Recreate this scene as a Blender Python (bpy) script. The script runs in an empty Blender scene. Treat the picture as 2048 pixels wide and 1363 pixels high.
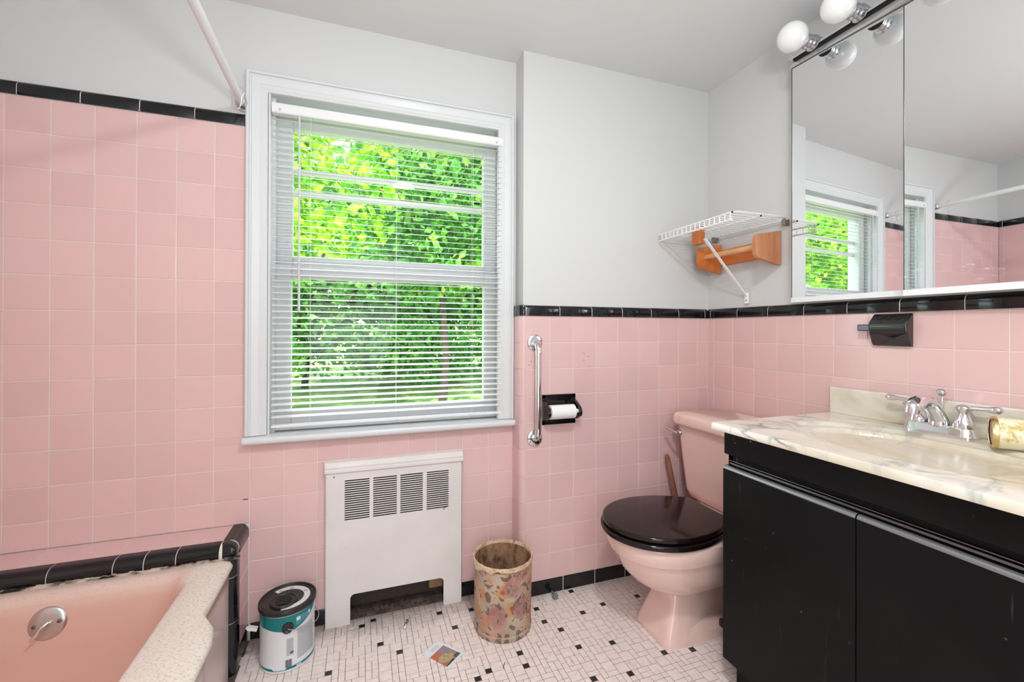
import bpy, math, random
import numpy as np
from mathutils import Vector, Matrix
R = random.Random(7)
PI = math.pi
C = bpy.context.scene.collection
SC = bpy.context.scene
# ---------------------------------------------------------------- camera (eye at the origin, floor at z = FZ)
FZ, CZ = -1.097, 1.152
YA, YB, XC, XL = 1.7462, 1.6528, 1.5724, -1.105     # tile faces: window wall, chase, vanity wall, tub wall
YF = -0.85
fpx, yaw, pit, rol = 863.99, .3352, .0031, .0028
f_ = Vector((math.sin(yaw)*math.cos(pit), math.cos(yaw)*math.cos(pit), math.sin(pit)))
r_ = Vector((math.cos(yaw), -math.sin(yaw), 0)); u_ = r_.cross(f_)
r2 = r_*math.cos(rol)+u_*math.sin(rol); u2 = -r_*math.sin(rol)+u_*math.cos(rol)
cd = bpy.data.cameras.new('camera'); cam = bpy.data.objects.new('camera', cd); C.objects.link(cam)
cam.matrix_world = Matrix(((r2.x, u2.x, -f_.x, 0), (r2.y, u2.y, -f_.y, 0), (r2.z, u2.z, -f_.z, 0), (0, 0, 0, 1)))
cd.sensor_width = 36; cd.lens = fpx/2048*36; cd.shift_y = -24.14/2048; cd.clip_start = .02; cd.clip_end = 200
SC.camera = cam
# ---------------------------------------------------------------- world, sun, lamps, exposure
w = bpy.data.worlds.new('sky'); SC.world = w; w.use_nodes = True
nt = w.node_tree; bg = nt.nodes['Background']
bg.inputs[0].default_value = (.78, .88, 1, 1); bg.inputs[1].default_value = 5.0
def lamp(name, kind, loc, target, energy, color=(1, 1, 1), **kw):
    d = bpy.data.lights.new(name, kind); d.energy = energy; d.color = color
    for k, v in kw.items(): setattr(d, k, v)
    o = bpy.data.objects.new(name, d); C.objects.link(o); o.location = loc
    o.rotation_euler = (Vector(target)-Vector(loc)).to_track_quat('-Z', 'Y').to_euler(); return o
lamp('sun', 'SUN', (0, 0, 10), (3.5, 8, 0), 9.0, (1, .95, .8), angle=.01)
lamp('ceiling_lamp', 'AREA', (.30, .25, 1.10), (.32, .5, -1), 16, (.945, .99, .985), shape='DISK', size=.16)
lamp('unseen_fill', 'AREA', (.1, -.78, 0), (.75, 1, -.15), 20.5, (.925, .98, .985), shape='RECTANGLE', size=1.1, size_y=1.7)  # unseen fill added behind the camera to lift the whole room
lamp('bounced_flash', 'AREA', (.1, -.35, .45), (.25, .1, 2), 22, (.925, .98, .985), shape='DISK', size=.3)
SC.view_settings.view_transform = 'Standard'; SC.view_settings.look = 'None'
SC.view_settings.exposure = 0.0; SC.view_settings.gamma = 1; SC.view_settings.use_curve_mapping = False

# ---------------------------------------------------------------- helpers
def lin(r, g, b):
    h = lambda c: ((c/255+.055)/1.055)**2.4 if c > 10.3 else c/255/12.92
    return (h(r), h(g), h(b), 1)
class NT:
    def __init__(s, name, base=(.8, .8, .8, 1), rough=.5, metal=0, spec=.5, coat=0):
        s.m = bpy.data.materials.new(name); s.m.use_nodes = True; s.t = s.m.node_tree
        s.b = s.t.nodes['Principled BSDF']; i = s.b.inputs
        i['Base Color'].default_value = base; i['Roughness'].default_value = rough; i['Metallic'].default_value = metal
        i['Specular IOR Level'].default_value = spec; i['Coat Weight'].default_value = coat; i['Coat Roughness'].default_value = .05
    def n(s, ty, **kw):
        nd = s.t.nodes.new(ty)
        for k, v in kw.items():
            if k in nd.inputs.keys(): nd.inputs[k].default_value = v
            else: setattr(nd, k, v)
        return nd
    def l(s, a, b): s.t.links.new(a, b)
    def coord(s, scale=(1, 1, 1), world=False):
        m = s.n('ShaderNodeMapping'); m.inputs['Scale'].default_value = scale
        if world: s.l(s.n('ShaderNodeNewGeometry').outputs['Position'], m.inputs[0])
        else: s.l(s.n('ShaderNodeTexCoord').outputs['Object'], m.inputs[0])
        return m.outputs[0]
    def noise(s, vec, scale, detail=3, rough=.5, dist=0):
        n = s.n('ShaderNodeTexNoise'); n.inputs['Scale'].default_value = scale; n.inputs['Detail'].default_value = detail
        n.inputs['Roughness'].default_value = rough; n.inputs['Distortion'].default_value = dist
        s.l(vec, n.inputs['Vector']); return n.outputs[0]
    def ramp(s, fac, stops, interp='LINEAR'):
        r = s.n('ShaderNodeValToRGB'); r.color_ramp.interpolation = interp; e = r.color_ramp.elements
        while len(e) < len(stops): e.new(.5)
        for k, (p, c) in enumerate(stops): e[k].position = p; e[k].color = c if len(c) == 4 else (*c, 1)
        s.l(fac, r.inputs[0]); return r.outputs[0]
    def mix(s, fac, a, b):
        m = s.n('ShaderNodeMix', data_type='RGBA')
        for v, k in ((fac, 0), (a, 6), (b, 7)):
            if hasattr(v, 'links'): s.l(v, m.inputs[k])
            else: m.inputs[k].default_value = v
        return m.outputs[2]
    def math(s, op, a, b=0):
        m = s.n('ShaderNodeMath', operation=op)
        for v, k in ((a, 0), (b, 1)):
            if hasattr(v, 'links'): s.l(v, m.inputs[k])
            else: m.inputs[k].default_value = v
        return m.outputs[0]
    def bump(s, h, st=.2, d=.001):
        b = s.n('ShaderNodeBump'); b.inputs['Strength'].default_value = st; b.inputs['Distance'].default_value = d
        s.l(h, b.inputs['Height']); s.l(b.outputs[0], s.b.inputs['Normal'])
    def col(s, c): s.l(c, s.b.inputs['Base Color'])
BW = lambda v: (v, v, v, 1)
def glazed(name, c, var=.06, rough=.13):
    m = NT(name, c, rough); oi = m.n('ShaderNodeObjectInfo')
    hs = m.n('ShaderNodeHueSaturation'); hs.inputs['Color'].default_value = c
    m.l(m.math('MULTIPLY_ADD', oi.outputs['Random'], var*2), hs.inputs['Value'])
    m.t.nodes[-1]
    mm = hs.inputs['Value'].links[0].from_node; mm.inputs[2].default_value = 1-var
    m.col(hs.outputs[0]); v = m.coord(world=True)
    m.bump(m.noise(v, 9, 2), .12, .004); return m.m
PINK = lin(224, 187, 186)
pink = glazed('pink_tile', PINK, .035)
black = glazed('black_tile', (.006, .006, .008, 1), .1, .1)
def paint(name, c, rough=.45):
    m = NT(name, c, rough, spec=.35); m.bump(m.noise(m.coord(world=True), 140, 3), .05, .0006); return m.m
wall_p = paint('white_wall_paint', lin(210, 210, 210)); ceil_p = paint('ceiling_paint', lin(224, 225, 225), .6)
grout = NT('grout', lin(228, 216, 208), .8).m
white = paint('white_gloss_paint', lin(217, 218, 220), .3)
whitep = NT('white_plastic', lin(232, 232, 233), .3).m
def enamel():
    m = NT('radiator_enamel', lin(226, 218, 216), .38); v = m.coord(world=True)
    s = m.ramp(m.noise(v, 34, 3), [(.745, (1, 1, 1)), (.78, (.35, .28, .26))])
    d = m.ramp(m.noise(v, 5, 3), [(.3, lin(218, 210, 208)), (.7, lin(230, 223, 221))])
    mx = m.n('ShaderNodeMix', data_type='RGBA', blend_type='MULTIPLY'); mx.inputs[0].default_value = 1
    m.l(d, mx.inputs[6]); m.l(s, mx.inputs[7]); m.col(mx.outputs[2]); return m.m
enam = enamel()
chrome = NT('chrome', (.78, .78, .8, 1), .1, 1).m
schrome = NT('brushed_steel', (.62, .61, .61, 1), .28, 1).m
def porcelain():
    m = NT('pink_porcelain', lin(236, 201, 192), .1, coat=.3); return m.m
porc = porcelain()
seatm = NT('black_seat', (.008, .004, .004, 1), .11, spec=.4).m
dark = NT('dark_void', (.008, .007, .007, 1), .8).m
def tubmat():
    m = NT('pink_tub_enamel', rough=.2); v = m.coord(world=True)
    sep = m.n('ShaderNodeSeparateXYZ'); m.l(v, sep.inputs[0])
    nz = m.noise(v, 12, 3)
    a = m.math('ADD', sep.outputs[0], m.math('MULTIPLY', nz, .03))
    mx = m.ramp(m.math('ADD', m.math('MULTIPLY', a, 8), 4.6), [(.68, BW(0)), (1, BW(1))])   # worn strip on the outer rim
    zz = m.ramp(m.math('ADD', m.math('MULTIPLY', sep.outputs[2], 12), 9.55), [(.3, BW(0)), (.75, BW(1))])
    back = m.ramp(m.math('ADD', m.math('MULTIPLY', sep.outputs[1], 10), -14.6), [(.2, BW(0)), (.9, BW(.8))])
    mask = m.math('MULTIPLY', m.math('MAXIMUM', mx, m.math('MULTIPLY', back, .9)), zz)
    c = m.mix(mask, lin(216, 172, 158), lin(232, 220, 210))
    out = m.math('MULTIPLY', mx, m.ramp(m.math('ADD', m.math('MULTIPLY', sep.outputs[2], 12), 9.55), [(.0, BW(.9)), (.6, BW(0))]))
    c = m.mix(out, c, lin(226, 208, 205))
    v2 = m.coord((60, 170, 60), world=True)
    sp = m.ramp(m.noise(v2, 2.3, 4, .65), [(.53, BW(0)), (.62, BW(1))])
    sp = m.math('MULTIPLY', m.math('MULTIPLY', sp, mask), .55)
    c = m.mix(sp, c, lin(150, 125, 108)); m.col(c)
    m.l(m.math('MULTIPLY_ADD', mask, .4), m.b.inputs['Roughness']); m.b.inputs['Roughness'].links[0].from_node.inputs[2].default_value = .16
    m.bump(m.noise(v2, 2.3, 4), .12, .0008); return m.m
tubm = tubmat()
def vanblack():
    m = NT('black_vanity_paint', rough=.36, spec=.14); v = m.coord((1, 1, 1), world=True)
    a = m.ramp(m.noise(v, 3.2, 5, .65), [(.3, (.004, .004, .0045)), (.75, (.009, .009, .0095))])
    v2 = m.coord((90, 90, 5), world=True)
    st = m.ramp(m.noise(v2, 1.1, 3), [(.66, BW(0)), (.74, BW(.22))])
    lo = m.ramp(m.noise(v, 2.4, 2), [(.48, BW(0)), (.6, BW(1))])
    c = m.mix(m.math('MULTIPLY', st, lo), a, (.28, .28, .28, 1))
    vo = m.n('ShaderNodeTexVoronoi'); vo.inputs['Scale'].default_value = 26; m.l(v, vo.inputs['Vector'])
    spk = m.ramp(vo.outputs['Distance'], [(.045, BW(.5)), (.06, BW(0))])
    c = m.mix(m.math('MULTIPLY', spk, lo), c, (.5, .5, .5, 1)); m.col(c)
    m.bump(m.noise(v, 300, 2), .1, .0005); return m.m
vanb = vanblack()
def marble():
    m = NT('cultured_marble', rough=.22, coat=.15); v = m.coord((1, .55, 1), world=True)
    n1 = m.noise(v, 4, 4, .55, 1.6)
    base = m.ramp(n1, [(.30, lin(200, 186, 164)), (.5, lin(222, 214, 200)), (.72, lin(234, 230, 223))])
    vn = m.ramp(m.noise(v, 3.1, 5, .5, 3.2), [(.465, BW(0)), (.5, BW(1)), (.535, BW(0))])
    gate = m.ramp(m.noise(v, 4.6, 2), [(.5, BW(0)), (.66, BW(1))])
    c = m.mix(m.math('MULTIPLY', m.math('MULTIPLY', vn, gate), .9), base, lin(84, 98, 110))
    bl = m.ramp(m.noise(m.coord((1, 1.6, .3), world=True), 7, 4, .6, 1), [(.62, BW(0)), (.75, BW(.7))])
    c = m.mix(bl, c, lin(122, 150, 160))
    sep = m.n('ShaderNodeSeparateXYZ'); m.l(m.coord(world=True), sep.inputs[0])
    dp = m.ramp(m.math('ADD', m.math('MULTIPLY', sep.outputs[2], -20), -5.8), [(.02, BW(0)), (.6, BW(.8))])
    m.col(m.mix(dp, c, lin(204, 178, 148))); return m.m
marb = marble()
def wood(name, a, b, sc=(6, 6, 60), rough=.45):
    m = NT(name, rough=rough); v = m.coord(sc)
    m.col(m.ramp(m.noise(v, 2.2, 4, .6, .6), [(.3, a), (.7, b)])); return m.m
pine = wood('varnished_pine', lin(196, 104, 48), lin(224, 138, 76), (8, 1.5, 8))
pined = wood('dusty_pine', lin(186, 118, 78), lin(206, 146, 108), (8, 8, 1.5))
dowelm = wood('pale_dowel', lin(222, 160, 104), lin(238, 186, 136), (14, 2, 14))
stickm = wood('brown_stick', lin(132, 84, 70), lin(160, 108, 90), (30, 30, 4))
def glass():
    m = NT('window_glass'); t = m.t; t.nodes.remove(m.b)
    o = t.nodes['Material Output']; mx = m.n('ShaderNodeMixShader'); tr = m.n('ShaderNodeBsdfTransparent'); g = m.n('ShaderNodeBsdfGlossy')
    g.inputs['Roughness'].default_value = .0; lw = m.n('ShaderNodeLayerWeight'); lw.inputs[0].default_value = .5
    m.l(m.math('ADD', m.math('MULTIPLY', m.math('POWER', lw.outputs['Facing'], 5), .6), .02), mx.inputs[0]); m.l(tr.outputs[0], mx.inputs[1]); m.l(g.outputs[0], mx.inputs[2]); m.l(mx.outputs[0], o.inputs[0]); return m.m
glassm = glass()
clear = NT('clear_crystal', (1, 1, 1, 1), .02); clear.b.inputs['Transmission Weight'].default_value = 1; clear = clear.m
def mirror():
    m = NT('mirror_glass', (.9, .91, .92, 1), .004, 1); v = m.coord(world=True)
    sep = m.n('ShaderNodeSeparateXYZ'); m.l(v, sep.inputs[0])
    low = m.ramp(sep.outputs[2], [(.14, BW(1)), (.34, BW(0))])
    s = m.ramp(m.noise(m.coord((1, 1, 3), world=True), 26, 4, .7), [(.62, BW(0)), (.72, BW(.35))])
    k = m.math('MULTIPLY', s, low); m.l(m.math('MULTIPLY', k, .5), m.b.inputs['Roughness'])
    m.l(m.math('SUBTRACT', 1, k), m.b.inputs['Metallic']); return m.m
mirr = mirror()

class M:
    def __init__(s): s.v = []; s.f = []; s.mi = []
    def add(s, vs, fs, mi=0):
        k = len(s.v); s.v += [tuple(p) for p in vs]; s.f += [tuple(i+k for i in f) for f in fs]; s.mi += [mi]*len(fs); return s
    def box(s, x0, x1, y0, y1, z0, z1, mi=0):
        return s.add([(x, y, z) for x in (x0, x1) for y in (y0, y1) for z in (z0, z1)],
                     [(0, 1, 3, 2), (4, 6, 7, 5), (0, 4, 5, 1), (2, 3, 7, 6), (0, 2, 6, 4), (1, 5, 7, 3)], mi)
    def loft(s, rings, cap0=True, cap1=True, closed=True, mi=0):
        n = len(rings[0]); vs = [p for r in rings for p in r]; fs = []
        for a in range(len(rings)-1):
            for i in range(n if closed else n-1):
                j = (i+1) % n; fs.append((a*n+i, a*n+j, (a+1)*n+j, (a+1)*n+i))
        if cap0: fs.append(tuple(range(n))[::-1])
        if cap1: fs.append(tuple((len(rings)-1)*n+i for i in range(n)))
        return s.add(vs, fs, mi)
    def tube(s, pts, rad, n=12, mi=0, caps=True):
        P = [Vector(p) for p in pts]; rr = rad if hasattr(rad, '__len__') else [rad]*len(P); rings = []; up = None
        for i, p in enumerate(P):
            d = (P[min(i+1, len(P)-1)]-P[max(i-1, 0)]).normalized()
            if up is None: up = d.orthogonal().normalized()
            up = (up-d*up.dot(d)).normalized(); v = d.cross(up)
            rings.append([p+(up*math.cos(2*PI*k/n)+v*math.sin(2*PI*k/n))*rr[i] for k in range(n)])
        return s.loft(rings, caps, caps, mi=mi)
    def lathe(s, org, axis, prof, n=32, mi=0, cap0=True, cap1=True):     # prof: (along axis, radius)
        o = Vector(org); a = Vector(axis).normalized(); u = a.orthogonal().normalized(); v = a.cross(u)
        return s.loft([[o+a*h+(u*math.cos(2*PI*k/n)+v*math.sin(2*PI*k/n))*r for k in range(n)] for h, r in prof], cap0, cap1, mi=mi)
    def prism(s, poly, d):           # closed 3D polygon extruded by vector d
        d = Vector(d); return s.loft([[Vector(p) for p in poly], [Vector(p)+d for p in poly]])
    def mesh(s, name, mats, org=(0, 0, 0), sharp=40, smooth=True):
        me = bpy.data.meshes.new(name); o = org
        me.from_pydata([(x-o[0], y-o[1], z-o[2]) for x, y, z in s.v], [], s.f)
        for m in (mats if isinstance(mats, (list, tuple)) else [mats]): me.materials.append(m)
        if any(s.mi): me.polygons.foreach_set('material_index', s.mi)
        import bmesh
        b = bmesh.new(); b.from_mesh(me); bmesh.ops.recalc_face_normals(b, faces=b.faces); b.to_mesh(me); b.free()
        if smooth:
            me.polygons.foreach_set('use_smooth', [True]*len(me.polygons)); me.set_sharp_from_angle(angle=math.radians(sharp))
        return me
def wloc(o):
    p = Vector((0, 0, 0))
    while o: p += o.location; o = o.parent
    return p
def link(name, data, parent=None, loc=None):
    o = bpy.data.objects.new(name, data); C.objects.link(o)
    if parent: o.parent = parent
    if loc is not None: o.location = Vector(loc)-(wloc(parent) if parent else Vector((0, 0, 0)))
    return o
def obj(name, m, mats, parent=None, org=None, sharp=40, bevel=0, label=None, smooth=True, sub=0):
    if org is None:
        v = np.array(m.v); org = ((v[:, 0].min()+v[:, 0].max())/2, (v[:, 1].min()+v[:, 1].max())/2, v[:, 2].min())
    o = link(name, m.mesh(name, mats, org, sharp, smooth), parent, org)
    if bevel:
        b = o.modifiers.new('b', 'BEVEL'); b.width = bevel; b.segments = 3; b.limit_method = 'ANGLE'; b.angle_limit = .6; b.harden_normals = True
    if sub: q = o.modifiers.new('s', 'SUBSURF'); q.levels = q.render_levels = sub
    if label: o['label'] = label
    return o
def thing(name, label, cat, loc, group=None):
    o = link(name, None, None, loc); o.empty_display_size = .05; o['label'] = label; o['category'] = cat
    if group: o['group'] = group
    return o
def tag(o, label, cat, group=None):
    o['label'] = label; o['category'] = cat
    if group: o['group'] = group
    return o
def struct(o, label=None):
    o['kind'] = 'structure'
    if label: o['label'] = label
    return o
def rrect(x0, x1, y0, y1, r, z, ns=6, nc=6):     # rounded rectangle ring, counter-clockwise
    out = []; r = min(r, (x1-x0)/2-1e-4, (y1-y0)/2-1e-4)
    cs = [(x1-r, y0+r, -PI/2), (x1-r, y1-r, 0), (x0+r, y1-r, PI/2), (x0+r, y0+r, PI)]
    for k, (cx, cy, a0) in enumerate(cs):
        for i in range(nc+1): a = a0+PI/2*i/nc; out.append((cx+r*math.cos(a), cy+r*math.sin(a)))
        nx, ny, na = cs[(k+1) % 4]; ex, ey = out[-1]; sx, sy = nx+r*math.cos(na), ny+r*math.sin(na)
        for i in range(1, ns): out.append((ex+(sx-ex)*i/ns, ey+(sy-ey)*i/ns))
    return [(x, y, z) for x, y in out]

# ---------------------------------------------------------------- setting: walls, floor, ceiling
S = .1095; G = .0026; Z0 = -.0507          # tile module, joint, zero row line
TK = .0015                                  # tile stands proud of the grout
PK = .009                                   # paint lies behind the tile face
m = M(); wt = .16; HX0, HX1, HZ0, HZ1 = -.318, .584, -.385, .852      # window opening
RX0, RX1, RZ1 = -.085, .352, -.545                                    # radiator recess
y0, y1 = YA+PK, YA+PK+wt
m.box(XL-.02, HX0, y0, y1, RZ1, CZ); m.box(HX1, .66, y0, y1, RZ1, CZ)
m.box(HX0, HX1, y0, y1, HZ1, CZ); m.box(HX0, HX1, y0, y1, RZ1, HZ0)
m.box(XL-.02, RX0, y0, y1, FZ, RZ1); m.box(RX1, .66, y0, y1, FZ, RZ1); m.box(RX0, RX1, y0+.085, y1, FZ, RZ1)
wall_back = struct(obj('wall_back', m, wall_p, org=(0, 0, 0)))
wall_chase = struct(obj('wall_back_right', M().box(.627, XC+.02, YB+PK, y1, FZ, CZ), wall_p, org=(0, 0, 0)))
wall_right = struct(obj('wall_right', M().box(XC+PK, XC+PK+.1, YF, y1, FZ, CZ), wall_p, org=(0, 0, 0)))
wall_left = struct(obj('wall_left', M().box(XL-PK-.1, XL-PK, YF, y1, FZ, CZ), wall_p, org=(0, 0, 0)))
wall_front = struct(obj('wall_front', M().box(XL-.1, XC+.1, YF-.1, YF, FZ, CZ), wall_p, org=(0, 0, 0)))
struct(obj('ceiling', M().box(XL-.12, XC+.12, YF-.1, y1, CZ, CZ+.1), ceil_p, org=(0, 0, 0)))
def floor_grout():
    m = NT('floor_grout', rough=.85); v = m.coord(world=True)
    m.col(m.ramp(m.noise(v, 20, 3), [(.3, lin(70, 56, 52)), (.7, lin(120, 100, 94))])); return m.m
floor = struct(obj('floor', M().box(XL-.1, XC+.1, YF-.1, y1, FZ-.1, FZ-.0007), floor_grout(), org=(0, 0, 0)))

_tc = {}
def tmesh(w_, h_, mat, b=.0014, d=.007):
    k = (round(w_, 4), round(h_, 4), mat.name, b)
    if k not in _tc:
        m = M(); a, c = w_/2, h_/2
        R0 = [(-a, d, -c), (a, d, -c), (a, d, c), (-a, d, c)]; R1 = [(x, b*.8, z) for x, _, z in R0]
        R2 = [(-a+b*.4, b*.2, -c+b*.4), (a-b*.4, b*.2, -c+b*.4), (a-b*.4, b*.2, c-b*.4), (-a+b*.4, b*.2, c-b*.4)]
        R3 = [(-a+b, 0, -c+b), (a-b, 0, -c+b), (a-b, 0, c-b), (-a+b, 0, c-b)]
        m.loft([R0, R1, R2, R3], False, True); _tc[k] = m.mesh('tile', mat, smooth=False)
    return _tc[k]
def tile(parent, name, loc, rot, w_, h_, mat, jit=1, b=.0014):
    o = link(name, tmesh(w_, h_, mat, b), parent, loc)
    o.rotation_euler = (rot[0]+R.gauss(0, .0022)*jit, rot[1], rot[2]+R.gauss(0, .0022)*jit)
    return o
RA, RC, RL, RU = (0, 0, 0), (0, 0, -PI/2), (0, 0, PI/2), (-PI/2, 0, 0)
def field(parent, rot, fix, us, vs, skip=None, mat=pink, name='wall_tile', rects=None):
    # us, vs: joint positions; fix = plane coordinate. A cell is trimmed to what the skip rectangles leave.
    for a0, a1 in zip(us, us[1:]):
        for b0, b1 in zip(vs, vs[1:]):
            u0, u1, v0, v1 = a0, a1, b0, b1; dead = False
            for sx0, sx1, sz0, sz1 in (skip or []):
                if u0 >= sx0-.002 and u1 <= sx1+.002 and v0 >= sz0-.002 and v1 <= sz1+.002: dead = True; break
                if v1 > sz0+.002 and v0 < sz1-.002 and u1 > sx0+.002 and u0 < sx1-.002:
                    if u0 < sx0 and (u1 <= sx1 or sx0-u0 > .01) and (v0 >= sz0-.06 and v1 <= sz1+.06): u1 = sx0
                    elif u1 > sx1 and (v0 >= sz0-.06 and v1 <= sz1+.06): u0 = sx1
                    elif v0 < sz0: v1 = sz0
                    else: v0 = sz1
            if dead or u1-u0 < .008 or v1-v0 < .008: continue
            cu, cv, w_, h_ = (u0+u1)/2, (v0+v1)/2, u1-u0-G, v1-v0-G
            loc = {RA: (cu, fix, cv), RC: (fix, cu, cv), RL: (fix, cu, cv), RU: (cu, cv, fix)}[rot]
            tile(parent, name, loc, rot, w_, h_, mat)
def lines(a, b, start, step):
    k0 = math.ceil((a-start)/step+1e-6); out = [a]; k = k0
    while start+k*step < b-1e-4: out.append(start+k*step); k += 1
    return out+[b]
rows = lambda lo, hi: lines(lo, hi, Z0, S)
BT = -1.0345                                  # top of black base
ZW = Z0+7*S; ZC = Z0+S                        # pink tops
# window wall
LX, LZ, LY = -.372, -.683, 1.578              # tub ledge end, top, front
WX0, WX1, WZ0, WZ1 = -.386, .6145, -.401, .913
RCX0, RCX1, RCZ = -.119, .384, -.50           # radiator cover outline
def cutgrout(parent, poly, fixax):            # thin grout bed
    return obj('grout_bed', poly, grout, parent)
g = M(); ya, yb = YA+TK, YA+PK+.001
g.box(XL-.005, WX0+.01, ya, yb, LZ, ZW+.03); g.box(WX0+.01, .6145, ya, yb, RZ1+.02, WZ0+.012)
g.box(LX-.02, RX0, ya, yb, FZ, RZ1+.02); g.box(RX1, .6145, ya, yb, FZ, RZ1+.02); cutgrout(wall_back, g, 1)
g = M().box(RX0, RX1, y0+.08, y0+.086, FZ, RZ1).box(RX0-.001, RX0+.003, y0+.001, y0+.083, FZ, RZ1).box(RX1-.003, RX1+.001, y0+.001, y0+.083, FZ, RZ1)
obj('recess_lining', g, NT('recess_shade', lin(88, 74, 66), .95).m, wall_back)  # dark brown lining paints the shade inside the radiator recess
usA = lines(XL, .6145, -1.028, S)
field(wall_back, RA, YA, usA, rows(BT, ZW), [(WX0, WX1+.1, WZ0, 3), (XL-1, LX, -2, LZ), (RCX0+.012, RCX1-.012, -2, RCZ)])
for a0, a1 in ((LX+.003, RCX0+.01), (RCX1-.01, .6145)):
    L = lines(a0, a1, .656-1.52, .152)
    for p, q in zip(L, L[1:]): tile(wall_back, 'base_tile', ((p+q)/2, YA-.001, (FZ+BT)/2), RA, q-p-G, BT-FZ-G, black, b=.003)
# chase with rounded corner
g = M().box(.632, XC, YB+TK, YB+PK+.001, FZ, ZC+.03); g.box(.6145+TK, .63, YB+.022, YA+.005, FZ, ZC+.03); cutgrout(wall_chase, g, 1)
field(wall_chase, RA, YB, lines(.6346, XC, .6346, S), rows(BT, ZC))
L = lines(.6346, XC, .656, .152)
for p, q in zip(L, L[1:]):
    if q-p > .03: tile(wall_chase, 'base_tile', ((p+q)/2, YB-.001, (FZ+BT)/2), RA, q-p-G, BT-FZ-G, black, b=.003)
def corner(z0, z1, mat, name, off=0, top=False):
    x0, rr = .6125-off, .022; yb_ = YB-off
    prof = [(x0, YA-.0005)]+[(x0+rr-rr*math.cos(a), yb_+rr-rr*math.sin(a)) for a in np.linspace(0, PI/2, 9)]+[(.6346-G/2, yb_), (.6346-G/2, yb_+.009), (.628, YA-.0005)]
    rings = [[(x, y, z) for x, y in prof] for z in (z0+G/2, z1-G/2-(.012 if top else 0))]
    if top:
        cx, cy = .632, YB+.05
        for t in (.5, 1): rings.append([(x+(cx-x)*(1-math.cos(t*PI/2))*.35, y+(cy-y)*(1-math.cos(t*PI/2))*.2, z1-.012+.012*math.sin(t*PI/2)) for x, y in prof])
    obj(name, M().loft(rings), mat, wall_chase, sharp=35)
corner(FZ, ZC+.035, grout, 'corner_grout', -.0013)
obj('corner_grout', M().box(XC-.0015, XC+.003, YB-.0015, YB+.003, FZ, ZC+.04), grout, wall_chase)
zs = rows(BT, ZC)
for p, q in zip(zs, zs[1:]): corner(p, q, pink, 'corner_tile')
corner(FZ, BT, black, 'base_corner_tile', .001); corner(ZC, ZC+.046, black, 'cap_corner_tile', .003, True)
# cap tiles: rounded top
_cc = {}
def capmesh(w_):
    k = round(w_, 4)
    if k not in _cc:
        pr = [(.011, 0), (-.004, 0), (-.0045, .004), (-.0045, .026)]+[(-.0045+.0155*(1-math.cos(a)), .026+.018*math.sin(a)) for a in np.linspace(.2, PI/2, 6)]+[(.013, .044)]
        m = M(); a = w_/2; m.loft([[(x, y, z) for y, z in pr] for x in (-a, -a+.0012, a-.0012, a)])
        for i in list(range(len(pr)))+list(range(3*len(pr), 4*len(pr))):
            x, y, z = m.v[i]; m.v[i] = (x, y+.0008 if y < .01 else y, z)
        _cc[k] = m.mesh('cap_tile', black, sharp=45)
    return _cc[k]
def caps(parent, rot, fix, L, z, ax):
    for p, q in zip(L, L[1:]):
        if q-p < .012: continue
        c = (p+q)/2; o = link('cap_tile', capmesh(q-p-G*.8), parent, (c, fix, z) if ax == 0 else (fix, c, z)); o.rotation_euler = (R.gauss(0, .004), 0, rot[2]+R.gauss(0, .004))
def capgrout(parent, rot, fix, a, b, z, ax):
    pr = [(.011, .001), (-.0032, .001), (-.0036, .026)]+[(-.0036+.0148*(1-math.cos(t)), .026+.0168*math.sin(t)) for t in np.linspace(.2, PI/2, 6)]+[(.013, .0428)]
    sg = 1 if rot != RL else -1
    obj('cap_grout', M().loft([[(x, fix+y, z+h) if ax == 0 else (fix+sg*y, x, z+h) for y, h in pr] for x in (a, b)]), grout, parent)
capgrout(wall_back, RA, YA, XL, WX0-.001, ZW+.001, 0); capgrout(wall_chase, RA, YB, .634, XC, ZC+.001, 0)
capgrout(wall_right, RC, XC, -.25, YB, ZC+.001, 1); capgrout(wall_left, RL, XL, -.1, YA, ZW+.001, 1)
o = link('wall_tile', tmesh(-.386+.4805-G, .0235, pink, .0006), wall_back, ((-.386-.4805)/2, YA+.0002, -.3905))
caps(wall_back, RA, YA, lines(XL, WX0, -.998, .153), ZW+.001, 0)
caps(wall_chase, RA, YB, lines(.6346, XC, .6346, .153), ZC+.001, 0)
# vanity wall
g = M().box(XC+TK, XC+PK+.001, YF, YB, FZ, ZC+.03); cutgrout(wall_right, g, 0)
usC = lines(-.25, YB, 1.6134-20*S, S)
field(wall_right, RC, XC, usC, rows(BT, ZC), [(-1, 1.05, -2, -.29)])
L = lines(1.05, YB, 1.63-1.53, .153)
for p, q in zip(L, L[1:]):
    if q-p > .03: tile(wall_right, 'base_tile', (XC-.001, (p+q)/2, (FZ+BT)/2), RC, q-p-G, BT-FZ-G, black, b=.003)
caps(wall_right, RC, XC, lines(-.25, YB, 1.631-20*.153, .153), ZC+.001, 1)
# tub wall
g = M().box(XL-PK-.001, XL-TK, YF, YA, FZ, ZW+.03); cutgrout(wall_left, g, 0)
field(wall_left, RL, XL, lines(.55, YA, YA-.03-20*S, S), rows(LZ, ZW))
caps(wall_left, RL, XL, lines(-.1, YA, YA-.02-20*.153, .153), ZW+.001, 1)
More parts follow.
